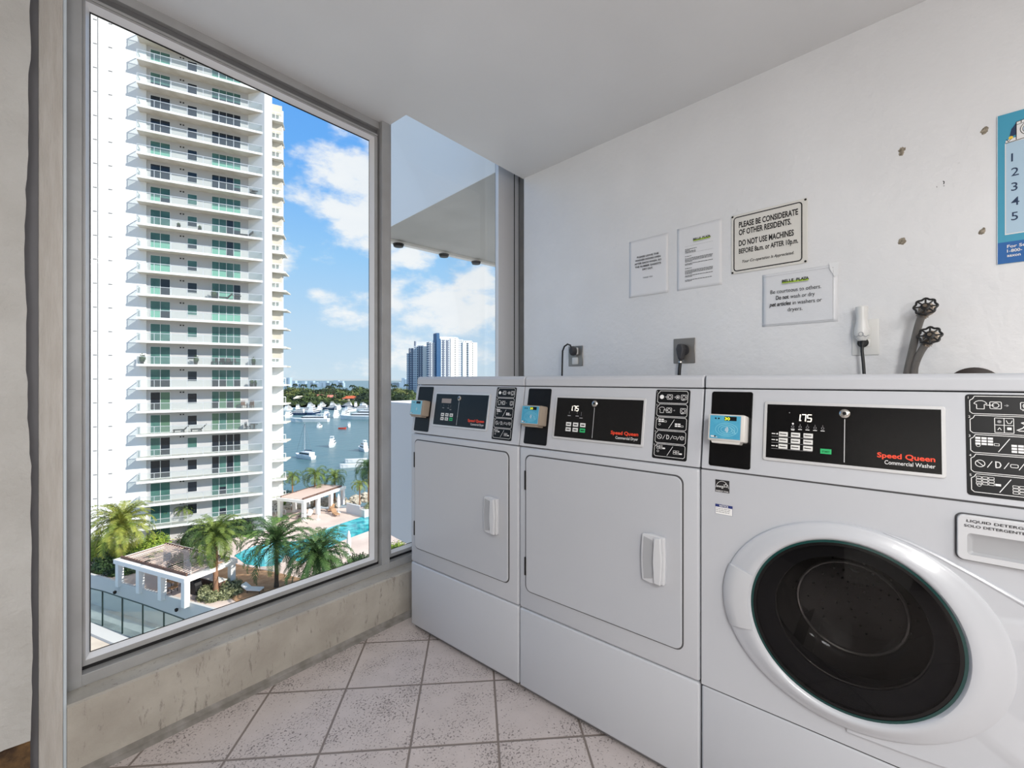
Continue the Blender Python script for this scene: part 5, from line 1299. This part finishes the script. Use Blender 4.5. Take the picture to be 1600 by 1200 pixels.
bplant(222, 5, 'potted plant at the left end of the most crowded balcony', s=1.1); bplant(306, 5, 'potted plant right of the small window on the most crowded balcony'); bplant(396, 5, 'leafy pot near the right end of the most crowded balcony', s=.9); bplant(408, 5, 'leafy pot at the right tip of the most crowded balcony', s=.9)
for i, px in enumerate((393, 400, 407)): bplant(px, 4, 'leafy pot in the row of three at the right end of a lower balcony', s=.7, group='row of three balcony pots')
blounger(284, 2, 'dark lounger left of the small window, low on the tower'); blounger(311, 2, 'dark lounger right of the small window, low on the tower')
bchair(387, 2, 'dark dining chair left of the table on the lower lounger balcony', rz=1.2); btable(397, 2, 'dark dining table on the lower lounger balcony'); bchair(407, 2, 'dark dining chair right of the table on the lower lounger balcony', rz=-1.2)
bchair(381, 3, 'reddish-brown chair near the right end of a lower balcony', m_brown, rz=.5); bchair(392, 3, 'reddish-brown chair at the right end of a lower balcony', m_brown, rz=-.5)

# ================================================================== bay: boats, shore, far towers
m_hull = mat('white_boat_hull', (238, 238, 238), .3)
m_bwin = mat('boat_window', (30, 36, 46), .15)
m_hullb = mat('dark_blue_hull', (38, 58, 92), .35)
m_red2 = mat('red_dinghy', (196, 70, 50), .6)
def boat(px, py, L_, rz, label, tiers=2, group=None, m=None, name='motor_yacht', fly=True, par=True):
    r = empty(name, gz(px, py, SE), rz); tag(r, label, 'boat', group); m = m or m_hull
    bw = L_*.13; hh = L_*.065 + .5
    st = [(-.5, .85, 0), (-.2, 1, 0), (.15, 1, .05), (.35, .72, .14), (.46, .35, .24), (.5, .02, .32)]
    V = []
    for t, w, sh in st:
        x = t*L_; V += [(x, -bw*w, hh*(1+sh)), (x, -bw*w*.72, -.1), (x, bw*w*.72, -.1), (x, bw*w, hh*(1+sh))]
    F = []
    for i in range(len(st)-1):
        for j in range(3): F.append((i*4+j, i*4+j+1, (i+1)*4+j+1, (i+1)*4+j))
        F.append((i*4+3, i*4, (i+1)*4, (i+1)*4+3))
    F.append((0, 3, 2, 1)); F.append((20, 21, 22, 23))
    q = MB(); q.add(V, F); q.build('hull', m, r)
    z = hh; x0, x1 = -.42*L_, .22*L_; w = bw*.82; th = L_*.035+.75
    for t in range(tiers):
        q = MB(); q.prism([(x0, z), (x1, z), (x1-th*1.1, z+th), (x0, z+th)], -w, w, 'y'); q.build('deckhouse', m_hull, r)
        q = MB(); q.prism([(x0+.3, z+th*.38), (x1-th*.45, z+th*.38), (x1-th*.85, z+th*.78), (x0+.3, z+th*.78)], -w-.04, w+.04, 'y'); q.build('window', m_bwin, r)
        z += th; x0 += L_*.03; x1 -= L_*.16; w *= .85
    if fly:
        q = MB(); q.box(x0, x0+L_*.2, -w, w, z+th*.75, z+th*.85)
        for a in (x0+.05*L_, x0+.17*L_):
            for s_ in (-1, 1): q.box(a-.05, a+.05, s_*w*.9-.05, s_*w*.9+.05, z, z+th*.8)
        q.build('hardtop', m_hull, r)
    return r
AZ = -YAW   # heading helper: 0 = pointing to the right of the view
hd = math.atan2(-CY, SY)
boat(484, 659, 22, hd+math.pi+.05, 'long white yacht at the near left side of the marina', 1)
boat(562, 655, 25, hd+math.pi-.06, 'large white yacht with two dark window bands at the near right side of the marina', 2)
boat(520, 697, 8.2, hd+math.pi/2+.25, 'white flybridge boat anchored alone in mid-bay', 2)
boat(567, 704, 7.6, hd+2.2, 'white flybridge boat anchored close to the window frame', 2)
boat(500, 668, 5.5, hd+math.pi/2, 'small white boat anchored above the sailboat mast side of the bay', 1)
boat(545, 667, 6, hd+2.0, 'small white boat just in front of the large yacht, beside the red dinghy', 1)
boat(549, 730, 6.5, hd+math.pi+.4, 'low white speedboat moored off the seawall, the nearer of the two', 0, fly=False); boat(556, 722, 6.5, hd+math.pi+.4, 'white speedboat moored off the seawall, the farther of the two', 0, fly=False)
boat(486, 716, 2.6, hd+2.4, 'little grey dinghy tied to the sailboat', 0, fly=False, name='dinghy'); boat(535, 670.5, 4, hd, 'red dinghy beside a small white boat in the bay', 0, fly=False, m=m_red2, name='dinghy')
G = 'boats packed in the marina'; LB = 'white motor yacht packed among others in the marina across the bay'
rr = random.Random(8)
for px, py, L_, tr_ in ((452, 652, 15, 2), (463, 648, 14, 2), (492, 647, 18, 3), (511, 651, 14, 2), (526, 652, 15, 3), (541, 649, 13, 2), (476, 644, 13, 2), (500, 641, 14, 2), (516, 640, 13, 2), (530, 640, 14, 2), (548, 643, 14, 2), (562, 641, 15, 2), (574, 644, 14, 2), (570, 637, 14, 2), (487, 637, 13, 2), (540, 636, 13, 2), (521, 635, 12, 2), (452, 641, 13, 2), (466, 640, 12, 2), (556, 635, 12, 2), (505, 635.5, 12, 2)):
    boat(px, py, L_, hd + rr.choice([math.pi/2, math.pi/2+.3, math.pi/2-.3, math.pi]), LB, tr_, G, m=m_hullb if rr.random() < .2 else None)
r = boat(476, 716, 9, hd+2.6, 'sailing catamaran with tall bare mast, anchored nearest the tower', 1, fly=False, name='sailboat')
q = MB(); q.tube([(0, 0, 1), (0, 0, 11.5)], [.10, .05], 8); q.build('mast', m_rm, r)
q = MB(); q.tube([(0, 0, 2.6), (-3.6, 0, 2.8)], .16, 8); q.build('boom', m_hullb, r)
q = MB()
for e_ in ((4.4, 0, 1.2), (-4.2, 0, 1), (0, 1.1, 1), (0, -1.1, 1)): q.tube([e_, (0, 0, 11.2)], .03, 4)
q.build('rigging', m_rmd, r)
# far shore
m_shore = mat('far_shore', (110, 110, 90), .95)
slab_px('ground_island', m_shore, [rf(-700, 430, SE), rf(-60, 400, SE), rf(-60, 900, SE), rf(-700, 900, SE)], SE+.9, 2, world=True)
m_ft = leafmat('far_tree_green', (92, 108, 58), (50, 68, 40), .12); m_ft2 = leafmat('far_tree_dark', (54, 70, 44), (34, 48, 34), .12); m_ft3 = leafmat('far_tree_yellow', (140, 142, 84), (84, 98, 52), .12)
rr = random.Random(12); protos = []
for i in range(4):
    o = shrub_mb(9, 9, 9, 420, 1.3, 80+i).build('shore_tree', (m_ft, m_ft2, m_ft3, m_ft)[i]); protos.append(o)
def shore_tree(i, pos, s): 
    o = protos[i]
    if o.get('label'): o = o.copy(); COL.objects.link(o)
    o.location = pos; o.scale = (s, s, s*rr.uniform(.7, 1.1)); o.rotation_euler = (0, 0, rr.uniform(0, 6)); tag(o, 'green tree in the wooded band along the far shore', 'tree', 'trees along the far shore')
for i in range(130):
    px = rr.uniform(420, 650); f = 455 + 330*(i/130)**1.0; r0 = (px-800)/698*f
    shore_tree(rr.randrange(4), rf(r0, f, SE+.5), rr.uniform(.8, 1.45))
# tall thin palms over the far trees
pp = MB(); 
for i in range(26):
    px = rr.uniform(425, 640); f = rr.uniform(470, 640); base = rf((px-800)/698*f, f, SE)
    o = empty('shore_palm', base); tag(o, 'thin palm rising over the far shore trees', 'palm tree', 'palms over the far shore')
    if i == 0:
        q = MB(); q.tube([(0, 0, 0), (0, 0, 15)], .3, 5); pt_ = q.build('trunk', m_trunkd, o)
        q = MB()
        for k in range(16):
            a = k*2.4; q.tube([(0, 0, 15), (math.cos(a)*2.2, math.sin(a)*2.2, 15.8 - .4*(k % 3)), (math.cos(a)*4, math.sin(a)*4, 14.2 - .7*(k % 3))], [.25, .6, .1], 4)
        pc_ = q.build('crown', m_ft2, o)
    else:
        for s_ in (pt_, pc_): c = s_.copy(); COL.objects.link(c); c.parent = o
    o.scale = (1, 1, rr.uniform(.75, 1.25))
# villas
m_roofr = mat('terracotta_roof', (196, 96, 62), .8); m_roofp = mat('pinkish_roof', (206, 132, 116), .8); m_vw = mat('cream_villa_wall', (232, 222, 204), .8)
for px, py, w_, mr, lab in ((497, 626, 30, m_roofp, 'cream villa with pinkish roofs on the far shore, left of the others'), (518, 627, 26, m_roofp, 'pale villa with pinkish roof in the middle of the far shore'), (547, 629, 24, m_roofr, 'villa with bright orange roof behind the marina'),
                            (531, 625, 14, m_vw, 'small white house between the pink and orange roofed villas'), (468, 629, 16, m_vw, 'small pale house near the tower edge on the far shore'), (570, 628, 18, m_vw, 'white house at the right end of the far shore')):
    f = 26.*698/(py-593) * .92; f = min(f, 540); w_ *= .62; c = rf((px-800)/698*f*1, f, SE+.8); r = empty('villa', c, -YAW+.2); tag(r, lab, 'house')
    q = MB(); q.box(-w_/2, w_/2, -6, 6, 0, 5); q.build('wall', m_vw, r)
    q = MB(); q.add([(-w_/2-.8, -7, 5), (w_/2+.8, -7, 5), (w_/2+.8, 7, 5), (-w_/2-.8, 7, 5), (-w_/4, 0, 7.5), (w_/4, 0, 7.5)], [(0, 1, 5, 4), (1, 2, 5), (2, 3, 4, 5), (3, 0, 4), (0, 3, 2, 1)]); q.build('roof', mr, r)
    for i in range(3): x = -w_*.35 + w_*.33*i; MB().box(x, x+2.2, -6.1, -5.9, 1.5, 4.5).build('window', m_pd, r)
# causeway strip and mangroves seen through the narrow window
slab_px('ground_causeway', mat('causeway_wall', (214, 214, 210), .8), [rf(-150, 560, SE), rf(120, 520, SE), rf(120, 560, SE), rf(-150, 600, SE)], SE+9, 9, world=True)
m_mg = leafmat('mangrove_green', (58, 74, 44), (36, 50, 32), .2)
prm = None
for i in range(14):
    px = 606 + i*4.4; f = 505; 
    if prm is None: prm = shrub_mb(5, 5, 7, 380, 1.0, 91).build('mangrove', m_mg); o = prm
    else: o = prm.copy(); COL.objects.link(o)
    o.location = rf((px-800)/698*f, f, SE-.4); o.rotation_euler = (0, 0, i*1.1); tag(o, 'dark mangrove bush in the row below the blue and white twin towers', 'bush', 'mangroves below the twin towers')
for i in range(34):
    px = 424 + i*5.0; f = 432 + 8*(i % 3); shore_tree((1, 0, 1, 3)[i % 4], rf((px-800)/698*f, f, SE), .42 + .12*(i % 3))
for i in range(12):
    px = 606+i*3.6; f = 640 + 40*(i % 3); shore_tree(i % 4, rf((px-800)/698*f, f, SE), .9)
# twin white and blue towers
def fac(name, wall, glass, sx, sz, mort=.45):
    m = bpy.data.materials.new(name); m.use_nodes = True; t = m.node_tree; b = t.nodes['Principled BSDF']; b.inputs['Roughness'].default_value = .6
    tcn = t.nodes.new('ShaderNodeTexCoord'); s = t.nodes.new('ShaderNodeSeparateXYZ'); t.links.new(tcn.outputs['Object'], s.inputs[0])
    def band(sock, per, duty):
        d = t.nodes.new('ShaderNodeMath'); d.operation = 'DIVIDE'; d.inputs[1].default_value = per; t.links.new(sock, d.inputs[0])
        f = t.nodes.new('ShaderNodeMath'); f.operation = 'FRACT'; t.links.new(d.outputs[0], f.inputs[0])
        g = t.nodes.new('ShaderNodeMath'); g.operation = 'LESS_THAN'; g.inputs[1].default_value = duty; t.links.new(f.outputs[0], g.inputs[0]); return g.outputs[0]
    a = band(s.outputs[0], sx, mort); c = band(s.outputs[2], sz, .55); mm = t.nodes.new('ShaderNodeMath'); mm.operation = 'MULTIPLY'; t.links.new(a, mm.inputs[0]); t.links.new(c, mm.inputs[1])
    x = t.nodes.new('ShaderNodeMix'); x.data_type = 'RGBA'; x.inputs['A'].default_value = lin(wall); x.inputs['B'].default_value = lin(glass); t.links.new(mm.outputs[0], x.inputs['Factor']); t.links.new(x.outputs['Result'], b.inputs['Base Color'])
    return m
m_f1 = fac('far_tower_grey_grid', (224, 229, 234), (112, 126, 146), 3.2, 3.2, .5); m_f2 = fac('far_tower_white_grid', (248, 246, 240), (90, 92, 96), 9.0, 3.2, .16)
m_fblue = mat('far_tower_blue', (44, 92, 136), .5); m_fwhite = mat('far_tower_white', (252, 250, 244), .8); m_fdark = mat('far_tower_dark_bay', (112, 122, 140), .6)
F0 = 640.0; k_ = F0/698.0
def zz(py): return -(py-593)*k_
def fartower(name, label, segs, x_anchor, turn=0, deep=26):
    r = empty(name, rf((x_anchor-800)*k_, F0, 0) , hd + turn); r.location.z = EYE; tag(r, label, 'building')
    for pa, pb, ptop, m_, nm, dep in segs:
        x0, x1 = (pa-x_anchor)*k_/math.cos(turn), (pb-x_anchor)*k_/math.cos(turn)
        q = MB(); q.box(x0, x1, dep, deep, SE+1, zz(ptop)); q.build(nm, m_, r)
    return r
fartower('far_tower', 'grey and white far apartment tower with stepped top, left of its twin', [(635, 639, 552, m_f1, 'wing', 2), (638.5, 646.5, 545, m_f1, 'wall_block', 0), (646.5, 652, 541, m_f1, 'wall_block', -1.5), (652, 661, 540, m_f1, 'wall_block', 1), (661, 669, 541, m_fwhite, 'white_wall', -2),
      (669, 676, 541, m_f1, 'wall_block', 0), (648, 671, 533, m_fwhite, 'roof_block', 8), (639, 641, 544, m_fdark, 'dark_bay', -.4), (643, 645, 544, m_fdark, 'dark_bay', -.4), (654, 656, 541, m_fdark, 'dark_bay', .6), (657.5, 659.5, 541, m_fdark, 'dark_bay', .6), (646.7, 648.3, 533, m_fdark, 'spire', 1)], 655)
fartower('far_tower', 'far white apartment tower with a tall blue stripe, right of its twin', [(674, 683, 536, m_f1, 'wall_block', 1), (683, 690, 532, m_fblue, 'blue_fin', -2), (683.5, 687.5, 522, m_fblue, 'blue_fin', -3), (690, 704, 530, m_f1, 'wall_block', 0), (704, 716, 529, m_f2, 'white_wall', -1),
      (715, 723, 530, m_f1, 'balcony_stack', .5), (722, 743.5, 534, m_f2, 'white_wall', -1.5), (725, 738, 531, m_f2, 'roof_block', 4), (692, 718, 526, m_fwhite, 'roof_block', 8), (675, 677, 537, m_fdark, 'dark_bay', .5), (679, 681, 537, m_fdark, 'dark_bay', .5),
      (693, 695, 532, m_fdark, 'dark_bay', -.5), (698, 701, 532, m_fdark, 'dark_bay', -.5), (729, 731, 535, m_f1, 'balcony_stack', -3)], 710, .5, 11)
# hazy skyline on the horizon
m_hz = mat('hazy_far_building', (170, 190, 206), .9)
rr = random.Random(4)
for i in range(26):
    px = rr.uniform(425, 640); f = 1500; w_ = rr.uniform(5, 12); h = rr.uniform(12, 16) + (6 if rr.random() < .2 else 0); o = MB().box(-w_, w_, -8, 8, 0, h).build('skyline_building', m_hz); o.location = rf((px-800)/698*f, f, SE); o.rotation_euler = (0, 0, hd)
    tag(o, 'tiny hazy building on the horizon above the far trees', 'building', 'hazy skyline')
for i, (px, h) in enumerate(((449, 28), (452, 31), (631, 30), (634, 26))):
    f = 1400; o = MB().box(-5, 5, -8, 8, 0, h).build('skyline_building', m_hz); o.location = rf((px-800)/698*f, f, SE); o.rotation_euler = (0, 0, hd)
    tag(o, ('taller hazy building at the tower edge on the horizon', 'hazy building just right of the tower edge on the horizon', 'taller hazy building left of the grey twin tower', 'hazy building touching the grey twin tower')[i], 'building')
